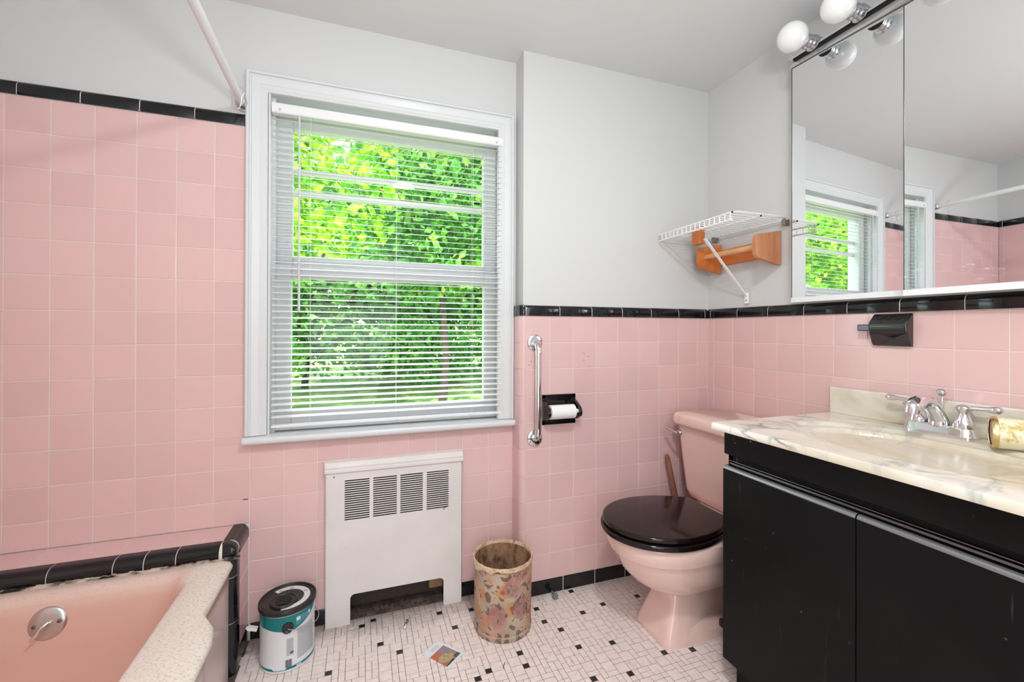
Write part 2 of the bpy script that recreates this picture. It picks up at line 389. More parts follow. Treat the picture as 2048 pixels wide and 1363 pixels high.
# ledge at the end of the tub
led = struct(obj('trim_1', M().box(XL, LX-.028, LY+.028, YA+PK, FZ, LZ-.0018).box(XL, LX-.004, LY+.03, YA+PK, FZ, LZ-.03).box(XL, LX-.03, LY+.004, YA+PK, FZ, LZ-.03), grout, org=(0, 0, 0)), 'tiled ledge across the end of the bathtub')
us = lines(XL, LX-.045, -1.028, S)
for p, q in zip(us, us[1:]): tile(led, 'ledge_tile', ((p+q)/2, (LY+.045+YA)/2, LZ), RU, q-p-G, YA-LY-.045-G, pink)
def qprof(rr, w_, t):        # rounded edge section in (out, up)
    return [(-w_, 0), (-w_, -.008), (-rr, -rr), (-.008, -w_), (0, -w_)]+[(-rr+rr*math.cos(a), -rr+rr*math.sin(a)) for a in np.linspace(0, PI/2, 8)]
def edge_tile(p, q, axis, name='cap_tile'):
    pr = qprof(.026, .046, 0); m = M()
    if axis == 'x': rg = [[(x, LY-a, LZ+b+.002) for a, b in pr] for x in (p+G/2, q-G/2)]
    elif axis == 'y': rg = [[(LX+a, y, LZ+b+.002) for a, b in pr] for y in (p+G/2, q-G/2)]
    else: rg = [[(LX+a, LY-b, z) for a, b in pr] for z in (p+G/2, q-G/2)]
    obj(name, m.loft(rg), black, led, sharp=50)
gp = [(a-.0012 if a > -.045 else a, b-.0012) for a, b in qprof(.026, .0455, 0)]
obj('edge_grout', M().loft([[(x, LY-a, LZ+b+.002) for a, b in gp] for x in (XL, LX-.03)]), grout, led); obj('edge_grout', M().loft([[(LX+a, y, LZ+b+.002) for a, b in gp] for y in (LY+.03, YA)]), grout, led)
obj('edge_grout', M().loft([[(LX+a, LY-b, z) for a, b in gp] for z in (FZ, LZ-.03)]), grout, led)
ex = [XL, -.836, -.686, -.612, -.532, LX-.046]
for p, q in zip(ex, ex[1:]): edge_tile(p, q, 'x')
edge_tile(LY+.046, YA, 'y')
ez = [FZ, -.93, -.785, LZ-.047]
for p, q in zip(ez, ez[1:]): edge_tile(p, q, 'z')
m = M(); rr = .026; n = 8; rings = []    # rounded corner piece of the ledge
for i in range(n+1):
    a = PI/2*i/n; h = -rr+rr*math.sin(a); off = rr-rr*math.cos(a)
    rings.append([(x, y, LZ+.002+h) for x, y, _ in rrect(LX-.046-.0+.001, LX-off, LY+off, LY+.046, .012, 0, 2, 4)])
rings = [[(x, y, LZ-.045) for x, y, _ in rings[0]]]+rings
obj('cap_corner_tile', m.loft(rings), black, led, sharp=35)
for z0_, z1_ in ((-1.035, -.94), (-.938, -.83), (-.828, -.73)):
    tile(led, 'ledge_tile', (LX-.002, (LY+.048+YA)/2, (z0_+z1_)/2), RL, YA-LY-.048-G, z1_-z0_-G, pink)
tile(led, 'base_tile', (LX-.001, (LY+.03+YA)/2, (FZ+BT)/2), RL, YA-LY-.03-G, BT-FZ-G, black, b=.003)
wob = M()      # broken caulk along the ledge
for i in range(24):
    z = -1.09+i*.0145
    if -.93 < z < -.83: continue
    wob.box(LX-.056-R.random()*.006, LX-.045, LY-.004-R.random()*.004, LY+.004, z, z+.0146)
obj('caulk', wob, NT('old_caulk', lin(205, 192, 172), .8).m, led)
wob = M()
for i in range(60):
    x = -.99+i*.0105; h = .001+R.random()*.004
    wob.box(x, x+.0106, LY-.016, LY-.002, -.7185, -.7185+h)
m_ = NT('mouldy_caulk', rough=.85); m_.col(m_.ramp(m_.noise(m_.coord((1, 1, 1), world=True), 18, 4), [(.42, (.02, .016, .014)), (.56, lin(215, 198, 180))]))
obj('caulk', wob, m_.m, led)

# mosaic floor
U = .0203; UY = .01975; OX, OY = .655-U/2, 1.579-UY/2
blk = {(0, 0), (0, -4), (2, -7), (8, -4), (13, -3), (9, -13), (3, -12), (-7, -10), (-7, -13), (-13, -12), (-15, -13), (-16, 0), (-18, 5), (-12, 4), (-26, -3), (-29, 0), (-32, 6), (-30, 7), (-37, -4), (9, 3), (21, -3), (16, -18), (21, -19), (2, -19)}
for (i, j) in list(blk):
    for dx, dy in ((0, -16), (0, -32), (16, -32), (-16, -16), (-16, -32), (32, 0), (0, -48), (32, -32)):
        i2, j2 = i+dx, j+dy
        if j2 < -19 and not any(abs(i2-a)+abs(j2-b) < 3 for a, b in blk): blk.add((i2, j2))
def mosaic():
    rr = random.Random(3); x0, x1 = -52, 47; y0, y1 = -90, 8; used = set(); out = []
    for b in blk: used.add(b); out.append((b[0], b[1], 1, 1, 1))
    for j in range(y1, y0-1, -1):
        for i in range(x0, x1+1):
            if (i, j) in used: continue
            opts = [(2, 2)]*9+[(1, 2)]*5+[(2, 1)]*5+[(1, 1)]*1; rr.shuffle(opts); opts.append((1, 1))
            for a, b in opts:
                cells = [(i+p, j-q) for p in range(a) for q in range(b)]
                if all(c not in used for c in cells): break
            used.update(cells); out.append((i, j-b+1, a, b, 0))
    return out
def ftile(base, dirt=True):
    m = NT('floor_tile', rough=.38); v = m.coord(world=True); oi = m.n('ShaderNodeObjectInfo')
    c = m.ramp(m.noise(v, 60, 2), [(.3, base[0]), (.7, base[1])])
    sep = m.n('ShaderNodeSeparateXYZ'); m.l(v, sep.inputs[0])
    wall_d = m.ramp(m.math('ADD', sep.outputs[1], m.math('MULTIPLY', m.noise(v, 14, 4, .7), .16)), [(.0, BW(0)), (.85, BW(0)), (1, BW(1))])
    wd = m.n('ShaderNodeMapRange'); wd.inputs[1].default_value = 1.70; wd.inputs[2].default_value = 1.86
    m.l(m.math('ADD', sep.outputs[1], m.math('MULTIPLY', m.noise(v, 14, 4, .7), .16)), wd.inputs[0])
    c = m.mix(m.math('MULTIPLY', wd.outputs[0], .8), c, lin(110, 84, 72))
    st = m.ramp(m.noise(v, 11, 3, .6), [(.67, BW(0)), (.76, BW(.45))]); c = m.mix(st, c, lin(190, 150, 112))
    sp = m.ramp(m.noise(v, 150, 2), [(.72, BW(0)), (.76, BW(.7))]); c = m.mix(sp, c, lin(70, 55, 50)); m.col(c)
    m.bump(m.noise(v, 30, 2), .08, .002); return m.m
fpink = ftile([lin(234, 216, 211), lin(245, 231, 227)]); fblk = NT('black_floor_tile', (.02, .019, .02, 1), .3).m
mos = mosaic()
def hidden(x, y):
    return (x < LX and y > .02) or (x > 1.1 and y < 1.05) or y > YA+.02 or (x > .62 and y > YB) or (y > YA and not RX0 < x < RX1) or x > 1.5
cells = []
for i, j, a, b, k in mos:
    cx, cy = OX+(i+a/2)*U, OY+(j+b/2)*UY
    if y1 and (cx < LX+.0 and cy > .0) or cx > XC or cy > y0+.07: continue
    d = Vector((cx, cy, FZ)); de = d.dot(f_); px = 1024+fpx*d.dot(r2)/de if de > .1 else -1; py = 657.4-fpx*d.dot(u2)/de if de > .1 else 9e9
    vis = 455 < px < 1500 and py < 1375 and not hidden(cx, cy) and not (px > 1437 and py < 1310) and not (1000 > px > 655 and py < 1195) and not (945 < px < 1063 and 1100 < py < 1270) and not (520 < px < 632 and 1170 < py < 1335) and not (1275 < px < 1440 and py < 1290)
    cells.append((de*(0 if vis else 1)+(0 if vis else 50) if vis else 99, -a*b/(de if de > .1 else 9)**2, cx, cy, a, b, k, de, vis))
vis_c = sorted([c for c in cells if c[8]], key=lambda c: c[1])
def mt_mesh(a, b, mat):
    k = ('m', a, b, mat.name)
    if k not in _tc:
        m = M(); g_ = .0014; p, q = (a*U-g_)/2, (b*UY-g_)/2; e = .0006
        m.loft([[(x*s_, y*t_, z) for x, y in ((-1, -1), (1, -1), (1, 1), (-1, 1))] for s_, t_, z in ((p, q, -.003), (p, q, -e), (p-e, q-e, 0))], False, True)
        _tc[k] = m.mesh('floor_tile', mat, smooth=False)
    return _tc[k]
ind = set()
for c in vis_c[:300]:
    _, _, cx, cy, a, b, k = c[:7]; ind.add((cx, cy))
    link('floor_tile', mt_mesh(a, b, fblk if k else fpink), floor, (cx, cy, FZ))
ms = M()
for c in cells:
    _, _, cx, cy, a, b, k = c[:7]
    if (cx, cy) in ind: continue
    g_ = .0014; p, q = (a*U-g_)/2, (b*UY-g_)/2; e = .0006
    ms.loft([[(cx+x*s_, cy+y*t_, FZ+z) for x, y in ((-1, -1), (1, -1), (1, 1), (-1, 1))] for s_, t_, z in ((p, q, -.003), (p, q, -e), (p-e, q-e, 0))], False, True, mi=k)
o = obj('mosaic_tiles', ms, [fpink, fblk], floor, org=(0, 0, FZ), smooth=False); o['kind'] = 'stuff'

# ---------------------------------------------------------------- window
win = link('window_1', None, None, (.13, YA, -.39)); struct(win, 'white double-hung window above the radiator')
cpr = [(0, .008), (0, -.016), (.004, -.02), (.011, -.02), (.013, -.013), (.018, -.0135), (.02, -.0155), (.042, -.0125), (.045, -.0105), (.056, -.0105), (.06, -.008), (.066, -.008), (.068, -.005), (.0695, .008)]
def casing(side):
    def at(d, k):
        xl, xr, zt, zb = WX0+d, .6115-d, WZ1-d, -.374
        return {'l': ((xl, zb), (xl, zt)), 't': ((xl, zt), (xr, zt)), 'r': ((xr, zt), (xr, zb))}[side][k]
    rings = [[(at(d, k)[0], YA+y, at(d, k)[1]) for d, y in cpr] for k in (0, 1)]
    return M().loft(rings)
for s_, nm in (('l', 'casing_side'), ('t', 'casing_head'), ('r', 'casing_side')): obj(nm, casing(s_), white, win, sharp=25)
pr = [(YA+.01, -.401), (YA-.026, -.401)]+[(YA-.03-.008*math.sin(a), -.389-.012*math.cos(a)) for a in np.linspace(0, PI, 8)]+[(YA+.12, -.372), (YA+.12, -.401)]
obj('window_stool', M().loft([[(x, y, z) for y, z in pr] for x in (WX0-.002, .6115)]), white, win, sharp=30)
m = M(); a, b = HX0+.002, HX1-.002
m.box(a, a+.006, YA-.003, y1, HZ0, HZ1); m.box(b-.006, b, YA-.003, y1, HZ0, HZ1); m.box(a, b, YA-.003, y1, HZ1-.006, HZ1)
for x0_, x1_ in ((a+.006, a+.018), (b-.018, b-.006)): m.box(x0_, x1_, 1.775, 1.786, HZ0, HZ1-.006)
obj('window_jamb', m, white, win)
def sash(y, x0, x1, z0, z1, gx0, gx1, gz0, gz1, name):
    m = M(); t = .03
    m.box(x0, gx0, y, y+t, z0, z1); m.box(gx1, x1, y, y+t, z0, z1); m.box(gx0, gx1, y, y+t, gz1, z1); m.box(gx0, gx1, y, y+t, z0, gz0)
    for k, e in ((.006, .006), (.012, .012)):      # inner beads
        pass
    s_ = obj(name, m, white, win, bevel=.003)
    o = obj('glass_pane', M().box(gx0, gx1, y+.013, y+.016, gz0, gz1), glassm, s_, smooth=False)
    bd = M()
    for xa, xb, za, zb in ((gx0-.014, gx0-.009, gz0, gz1), (gx1+.009, gx1+.014, gz0, gz1), (gx0-.014, gx1+.014, gz1+.009, gz1+.014)): bd.box(xa, xb, y-.003, y+.002, za, zb)
    obj('glazing_bead', bd, white, s_)
sash(1.815, HX0+.008, HX1-.008, .222, HZ1-.006, -.247, .499, .275, .757, 'upper_sash')
sash(1.782, HX0+.008, HX1-.008, -.372, .242, -.246, .493, -.303, .190, 'lower_sash')
m = M(); m.box(HX0+.008, HX1-.008, 1.85, 1.862, .598, .620); m.box(HX0+.008, HX1-.008, 1.85, 1.862, .514, .538)
obj('storm_rail', M().box(HX0+.008, HX1-.008, 1.85, 1.862, .600, .622), white, win)
obj('storm_rail', M().box(HX0+.008, HX1-.008, 1.85, 1.862, .514, .538), white, win)
obj('sash_lock', M().box(.455, .478, 1.80, 1.812, .541, .547), dark, win)

# ---------------------------------------------------------------- blind
bl = thing('venetian_blind', 'white slatted venetian blind lowered in the window, slats open', 'blind', (.13, 1.745, -.36))
BX0, BX1, BY = -.305, .560, 1.7465
pr = [(BY-.014, .775), (BY-.017, .779), (BY-.017, .806), (BY-.014, .811), (BY+.012, .811), (BY+.012, .775)]
hr = obj('headrail', M().loft([[(x, y, z) for y, z in pr] for x in (BX0, BX1)]), whitep, bl, sharp=30)
for x in (BX0+.027, BX1-.027):
    obj('end_clip', M().box(x-.004, x+.004, BY-.0195, BY-.0165, .784, .789), schrome, hr)
N = 49; pitch = .0223; tilt = math.radians(12)
sl = M(); n = 6; top = []; hw = .0125
for k in range(n+1):
    t = -1+2*k/n; top.append((t*hw, .0016*(1-t*t)))
top = [(y*math.cos(tilt)-z*math.sin(tilt), y*math.sin(tilt)+z*math.cos(tilt)) for y, z in top]
ring = top+[(y, z-.00045) for y, z in top[::-1]]
sl.loft([[(x, y, z) for y, z in ring] for x in (-(BX1-BX0)/2+.002, (BX1-BX0)/2-.002)])
slm = sl.mesh('slat', whitep, sharp=50)
for i in range(N):
    o = link('slat', slm, bl, ((BX0+BX1)/2, BY, .757-i*pitch)); o.rotation_euler = (R.gauss(0, .02), R.gauss(0, .0006), 0)
obj('bottom_rail', M().box(BX0+.001, BX1-.001, BY-.012, BY+.012, -.352, -.342), whitep, bl, bevel=.003)
for x in (-.178, .128, .432):
    m = M()
    for dy in (-.0135, .0135): m.tube([(x, BY+dy, .776), (x, BY+dy, -.348)], .0005, 5)
    for i in range(N): m.tube([(x, BY-.0135, .757-i*pitch-.0035), (x, BY+.0135, .757-i*pitch+.002)], .0004, 4)
    obj('ladder_cord', m, whitep, bl)
obj('tilt_wand', M().tube([(-.214, BY-.024, .768), (-.214, BY-.026, .4), (-.213, BY-.028, .072), (-.213, BY-.028, .062)], [.0035, .0035, .0042, .003], 8), NT('clear_grey_plastic', lin(205, 205, 210), .2).m, bl)

# ---------------------------------------------------------------- radiator cover
rc = thing('radiator_cover', 'white metal radiator cover with slotted grille under the window', 'radiator', (.13, 1.72, FZ))
RY = 1.721
def face_with_holes():
    # front sheet made of bars between the slots
    m = M(); xs = [(-.057, .031), (.044, .131), (.144, .230), (.245, .332)]; zt, zb = -.560, -.712; ns = 18; ya, yb = RY, RY+.0012
    X0, X1 = -.122, .387; fx0, fx1 = -.036, .313; fz = -.987
    m.box(X0, xs[0][0], ya, yb, zb, zt); m.box(xs[-1][1], X1, ya, yb, zb, zt)
    for (a, b), (c, d) in zip(xs, xs[1:]): m.box(b, c, ya, yb, zb, zt)
    m.box(X0, X1, ya, yb, zt, -.50); p = (zt-zb)/ns
    for a, b in xs:
        for i in range(ns): m.box(a, b, ya, yb, zb+i*p, zb+i*p+p*.46)
    r = .016
    poly = [(X0, FZ), (fx0, FZ)]+[(fx0+r-r*math.cos(t), fz-r+r*math.sin(t)) for t in np.linspace(0, PI/2, 6)]+[(fx1-r+r*math.sin(t), fz-r+r*math.cos(t)) for t in np.linspace(0, PI/2, 6)]+[(fx1, FZ), (X1, FZ), (X1, zb), (X0, zb)]
    m.prism([(x, ya, z) for x, z in poly], (0, .0012, 0))
    for x0, x1 in ((X0, X0+.0015), (X1-.0015, X1)): m.box(x0, x1, RY, 1.752, FZ, -.50)
    m.prism([(X0, RY-.0004, FZ+.001), (X0+.004, RY-.0018, FZ+.001), (X0+.004, RY-.0018, -.5), (X0, RY-.0004, -.5)], (0, .002, 0))
    return m
obj('front_panel', face_with_holes(), enam, rc, sharp=30)
pr = [(1.752, -.528), (RY-.004, -.530), (RY-.0065, -.527), (RY-.0065, -.519), (RY-.003, -.516), (RY-.0045, -.508), (RY-.001, -.504), (RY+.001, -.497), (RY+.006, -.492), (1.752, -.490)]
obj('top_moulding', M().loft([[(x, y, z) for y, z in pr] for x in (-.126, .391)]), enam, rc, sharp=25, label='cream painted moulding with stepped profile')
m = M().box(RX0+.02, RX1-.02, 1.775, 1.80, -1.02, -.56)
for i in range(26): m.box(RX0+.025+i*.0155, RX0+.029+i*.0155, 1.765, 1.81, -.98, -.60)
obj('radiator_core', m, dark, rc)
obj('valve_block', M().box(.262, .318, 1.762, 1.80, -1.045, -.98), NT('dusty_brass', lin(150, 118, 84), .6).m, rc, bevel=.004, label='tan dusty pipe fitting in the opening')
# grime under the radiator
m = M()
for i in range(150):
    x = R.uniform(-.05, .33); y = R.uniform(1.757, 1.835); s_ = R.uniform(.002, .008); z = FZ
    m.add([(x-s_, y, z), (x, y-s_, z), (x+s_, y, z), (x, y+s_*.7, z), (x, y, z+s_*.8)], [(0, 1, 4), (1, 2, 4), (2, 3, 4), (3, 0, 4)])
o = tag(obj('dust_debris', m, NT('grime', lin(66, 50, 42), .95).m), 'dark dust and debris on the floor under the radiator cover', 'debris'); o['kind'] = 'stuff'

# ---------------------------------------------------------------- bathtub
def tub():
    N1, N2 = 24, 8
    def ring(x0, x1, y0, y1, r, z, bul=0, wall=0):
        out = []
        for x, y, zz in rrect(x0, x1, y0, y1, r, z, N1, N2):
            s_ = min(1, max(0, (1.305-y)/.10))*min(1, max(0, (y-.25)/.1)); s_ = s_*s_*(3-2*s_)
            k = min(1, max(0, (x-(x0+x1)/2)/((x1-x0)/2)))
            out.append((x+bul*s_*(1 if k > .9 else 0 if k < .5 else (k-.5)/.4), y, zz))
        return out
    xa, xb, ya, yb = -1.098, -.374, .045, 1.572
    rg = [ring(xa, xb-.014, ya, yb-.002, .01, FZ, .044), ring(xa, xb-.014, ya, yb-.002, .01, -.80, .044), ring(xa, xb-.012, ya, yb-.002, .012, -.755, .046),
          ring(xa, xb-.003, ya, yb, .02, -.742, .048), ring(xa, xb, ya, yb, .025, -.732, .049), ring(xa+.002, xb-.005, ya+.002, yb-.002, .025, -.7225, .049), ring(xa+.006, xb-.016, ya+.006, yb-.006, .03, -.718, .046),
          ring(xa+.05, -.461, .12, yb-.042, .075, -.718), ring(xa+.058, -.469, .128, yb-.052, .075, -.7225), ring(xa+.064, -.475, .136, yb-.062, .075, -.735),
          ring(xa+.069, -.480, .15, yb-.071, .078, -.76), ring(xa+.082, -.492, .22, yb-.092, .09, -.86), ring(xa+.10, -.51, .32, yb-.115, .1, -.98),
          ring(xa+.13, -.54, .36, yb-.15, .1, -1.04), ring(xa+.19, -.60, .42, yb-.22, .08, -1.058)]
    return M().loft(rg, False, True)
tb = thing('bathtub', 'pink enamelled bathtub with a scratched wide rim, left of the window', 'bathtub', (-.74, .8, FZ))
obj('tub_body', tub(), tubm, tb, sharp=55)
ox, oy, oz = -.787, 1.4945, -.785; ax = Vector((0, -1, .2)).normalized()
ov = obj('overflow_plate', M().lathe((ox, oy+.004, oz), ax, [(0, .0415), (.003, .041), (.006, .036), (.0075, .02), (.0078, .002)], 40), schrome, tb, sharp=50, label='round steel overflow plate')
obj('trip_lever', M().tube([(ox, oy-.004, oz+.002), (ox, oy-.02, oz+.004), (ox-.006, oy-.026, oz-.008), (ox-.02, oy-.028, oz-.024)], [.006, .005, .004, .003], 10), chrome, ov)
for dx, dz in ((-.026, -.002), (.026, .004)):
    obj('screw', M().lathe((ox+dx, oy-.001, oz+dz), ax, [(0, .0055), (.003, .005), (.004, .002)], 14), NT('tarnished_screw', (.2, .18, .16, 1), .4, 1).m, ov)

# ---------------------------------------------------------------- toilet
TY = 1.318
to = thing('toilet', 'pink toilet with a closed black lid beside the vanity', 'toilet', (1.2, TY, FZ))
def sup(th, e): c = math.cos(th); return math.copysign(abs(c)**(2/e), c)
def egg(z, xf, xb, b, xm=None, e=2.0, eb=2.4, xend=None, hw2=.05, tr=.03, n=64, ym=TY):
    xm = xm if xm is not None else xf+(xb-xf)*.46; out = []
    for i in range(n):
        th = 2*PI*i/n; c, s_ = math.cos(th), math.sin(th); ee = e if c > 0 else eb
        px = math.copysign(abs(c)**(2/ee), c); py = math.copysign(abs(s_)**(2/ee), s_)
        x = xm-(xm-xf)*px if c > 0 else xm-(xb-xm)*px; y = b*py
        if xend is not None and x > xend:
            k = min(1, (x-xend)/tr); k = k*k*(3-2*k); y = y*(1-k)+math.copysign(min(abs(y), hw2), y)*k
        out.append((x, ym+y, z))
    return out
rg = [egg(FZ, .992, 1.47, .1, e=9, eb=9), egg(-1.088, .992, 1.47, .1, e=9, eb=9), egg(-1.078, .996, 1.47, .098, e=9, eb=9, xend=1.40),
      egg(-1.066, 1.0, 1.465, .096, e=9, eb=5, xend=1.235, tr=.12), egg(-1.045, 1.008, 1.46, .09, e=9, eb=5, xend=1.165, tr=.05), egg(-1.015, 1.022, 1.455, .082, e=9, eb=5, xend=1.135, tr=.03),
      egg(-.985, 1.036, 1.45, .074, e=9, eb=5, xend=1.125, tr=.03), egg(-.96, 1.044, 1.45, .070, e=9, eb=5, xend=1.13, tr=.03), egg(-.943, 1.040, 1.45, .073, e=4, eb=5, xend=1.16, tr=.05),
      egg(-.930, 1.015, 1.45, .088, xm=1.12, e=2.6, eb=4, xend=1.2, hw2=.07, tr=.1), egg(-.912, .965, 1.45, .114, xm=1.10, eb=3.5, xend=1.22, hw2=.09, tr=.12), egg(-.885, .925, 1.45, .138, xm=1.06, eb=3),
      egg(-.845, .888, 1.45, .157, xm=1.05, eb=3), egg(-.80, .865, 1.45, .167, xm=1.05, eb=3), egg(-.785, .859, 1.45, .170, xm=1.05, eb=3), egg(-.779, .849, 1.45, .178, xm=1.05, eb=3),
      egg(-.755, .838, 1.45, .185, xm=1.05, eb=3), egg(-.735, .836, 1.45, .186, xm=1.05, eb=3), egg(-.722, .840, 1.45, .183, xm=1.05, eb=3), egg(-.7165, .850, 1.44, .175, xm=1.05, eb=3)]
obj('bowl', M().loft(rg), porc, to, sharp=32)
def lidring(z, inset, grow=0):
    out = []; n = 40; xm = 1.03; xf = .822-grow+inset; b = .184+grow-inset; xb = 1.258-inset
    for i in range(n+1):
        t = -PI/2+PI*i/n; out.append((xm-(xm-xf)*math.cos(t), TY+b*math.sin(t), z))
    for s_ in (1, -1):
        seg = [(xm+(xb-xm)*k/8, TY+s_*(b-(b-(.105-inset))*(k/8)**2.1), z) for k in range(1, 9)]
        out += seg if s_ == 1 else seg[::-1]
    return out
def slab(z0, z1, grow, r=.007):
    rg = []
    for a in np.linspace(0, PI/2, 5): rg.append(lidring(z0+r-r*math.cos(PI/2-a) if False else z0+r*(1-math.sin(a)) if False else z0+r-r*math.cos(a) if False else z0+r*(1-math.cos(PI/2*0+a)), r*(1-math.sin(a)), grow))
    for a in np.linspace(0, PI/2, 5): rg.append(lidring(z1-r+r*math.sin(a), r*(1-math.cos(a)), grow))
    return M().loft(rg)
obj('seat', slab(-.7165, -.6965, .007), seatm, to, sharp=60)
obj('lid', slab(-.6935, -.674, 0), seatm, to, sharp=60, label='glossy black closed lid with a straight back edge')
for dy in (-.07, .07): obj('hinge', M().box(1.245, 1.275, TY+dy-.016, TY+dy+.016, -.715, -.68), seatm, to, bevel=.006)
rg = [rrect(a, 1.553, TY-b, TY+b, r, z, 6, 6) for a, b, r, z in ((1.36, .20, .03, -.722), (1.342, .215, .035, -.712), (1.333, .226, .035, -.68), (1.325, .242, .035, -.55), (1.318, .253, .035, -.43), (1.316, .256, .035, -.402))]
obj('tank', M().loft(rg), porc, to, sharp=50)
rg = [rrect(a, 1.556, TY-b, TY+b, r, z, 6, 6) for a, b, r, z in ((1.304, .262, .035, -.409), (1.297, .268, .038, -.404), (1.295, .270, .04, -.395), (1.296, .269, .04, -.372), (1.300, .266, .04, -.363), (1.308, .26, .036, -.3585))]
def lidm():
    m = NT('pink_porcelain_chipped', rough=.12); v = m.coord(world=True)
    s_ = m.ramp(m.noise(v, 9, 4, .6), [(.60, BW(0)), (.72, BW(.6))]); m.col(m.mix(s_, lin(236, 204, 192), lin(214, 168, 112))); return m.m
obj('tank_lid', M().loft(rg), lidm(), to, sharp=50, label='pink tank lid with a yellowed chip on its front edge')
fl = obj('flush_lever', M().lathe((1.322, 1.545, -.446), (-1, 0, 0), [(0, .013), (.008, .013), (.013, .009), (.016, .002)], 20), schrome, to, label='satin metal flush lever')
obj('lever_arm', M().tube([(1.306, 1.545, -.446), (1.298, 1.556, -.443), (1.292, 1.575, -.436), (1.288, 1.595, -.432), (1.287, 1.602, -.430)], [.007, .006, .0055, .0075, .004], 12), schrome, fl)
for dx in (1.16,): obj('bolt_cap', M().lathe((1.235, TY-.088, -1.075), (0, 0, 1), [(0, .009), (.03, .008), (.035, .003)], 14), NT('rusty_bolt', lin(60, 44, 38), .7).m, to)
obj('tank_bracket', M().box(1.40, 1.5, TY-.09, TY+.09, -.74, -.715), porc, to)
pl = thing('plunger', 'brown wooden-handled plunger standing between toilet tank and tiled wall', 'plunger', (1.42, 1.59, FZ))
obj('handle', M().tube([(1.415, 1.58, -1.03), (1.345, 1.612, -.73), (1.311, 1.618, -.575), (1.308, 1.618, -.563)], [.012, .0115, .0115, .009], 14), stickm, pl)
obj('rubber_cup', M().lathe((1.418, 1.578, FZ), (0, 0, 1), [(0, .060), (.006, .062), (.03, .056), (.055, .035), (.07, .018), (.085, .016)], 28), NT('rubber', (.03, .012, .01, 1), .6).m, pl)

# ---------------------------------------------------------------- vanity
va = thing('vanity_cabinet', 'black bathroom vanity cabinet with two plain doors and finger-pull rail', 'cabinet', (1.3, .66, FZ))
VY0, VY1, VX = .29, 1.046, 1.058
m = M(); m.box(VX+.02, XC-.004, VY0, VY0+.016, FZ+.095, -.31).box(VX+.02, XC-.004, VY1-.016, VY1, FZ+.095, -.31).box(VX+.02, XC-.004, VY0, VY1, FZ+.095, FZ+.11).box(XC-.01, XC-.004, VY0, VY1, FZ+.095, -.31).box(VX+.02, VX+.034, VY0, VY1, -.44, -.31); m.box(VX+.052, XC-.004, VY0+.005, VY1-.001, FZ, FZ+.1)
obj('carcass', m, vanb, va)
obj('top_rail', M().box(VX, VX+.02, VY0, VY1, -.378, -.304), vanb, va, bevel=.004)
m = M().box(VX+.012, VX+.0195, VY0+.01, VY1-.012, -.409, -.403); m.box(VX+.010, VX+.0195, VY0+.01, VY1-.012, -.398, -.3955)
obj('finger_rail', m, NT('dark_metal_trim', (.22, .22, .23, 1), .25, 1).m, va, bevel=.001)
VM = .668
for a, b in ((VM+.0015, VY1+.002), (VY0, VM-.0015)):
    r = .010; pr = [(VX+.02, -1.008), (VX+.003, -1.008), (VX, -1.005)]+[(VX+r-r*math.cos(t), -.414-r+r*math.sin(t)) for t in np.linspace(0, PI/2, 8)]+[(VX+.02, -.414)]
    obj('door', M().loft([[(x, y, z) for x, z in pr] for y in (a, a+.002, b-.002, b)]), vanb, va, sharp=35)
edgem = NT('highlight_edge', (.30, .31, .32, 1), .3, .75).m  # pale metallic colour paints the window's highlight along the door tops
for d_ in [o for o in va.children if o.name.startswith('door')]:
    w_ = d_.dimensions.y; yc = wloc(d_).y; a, b = (VM+.0015, VY1+.002) if yc > VM else (VY0, VM-.0015); r = .0104
    pr = [(VX+r-r*math.cos(t)-.0003, -.4137-r+r*math.sin(t)) for t in np.linspace(0, PI/2, 8)]+[(VX+r, -.416), (VX+.002, -.426)]
    obj('rounded_top_edge', M().loft([[(x, y, z) for x, z in pr] for y in (a, b)]), edgem, d_, sharp=60, label='rounded top edge with a painted highlight')
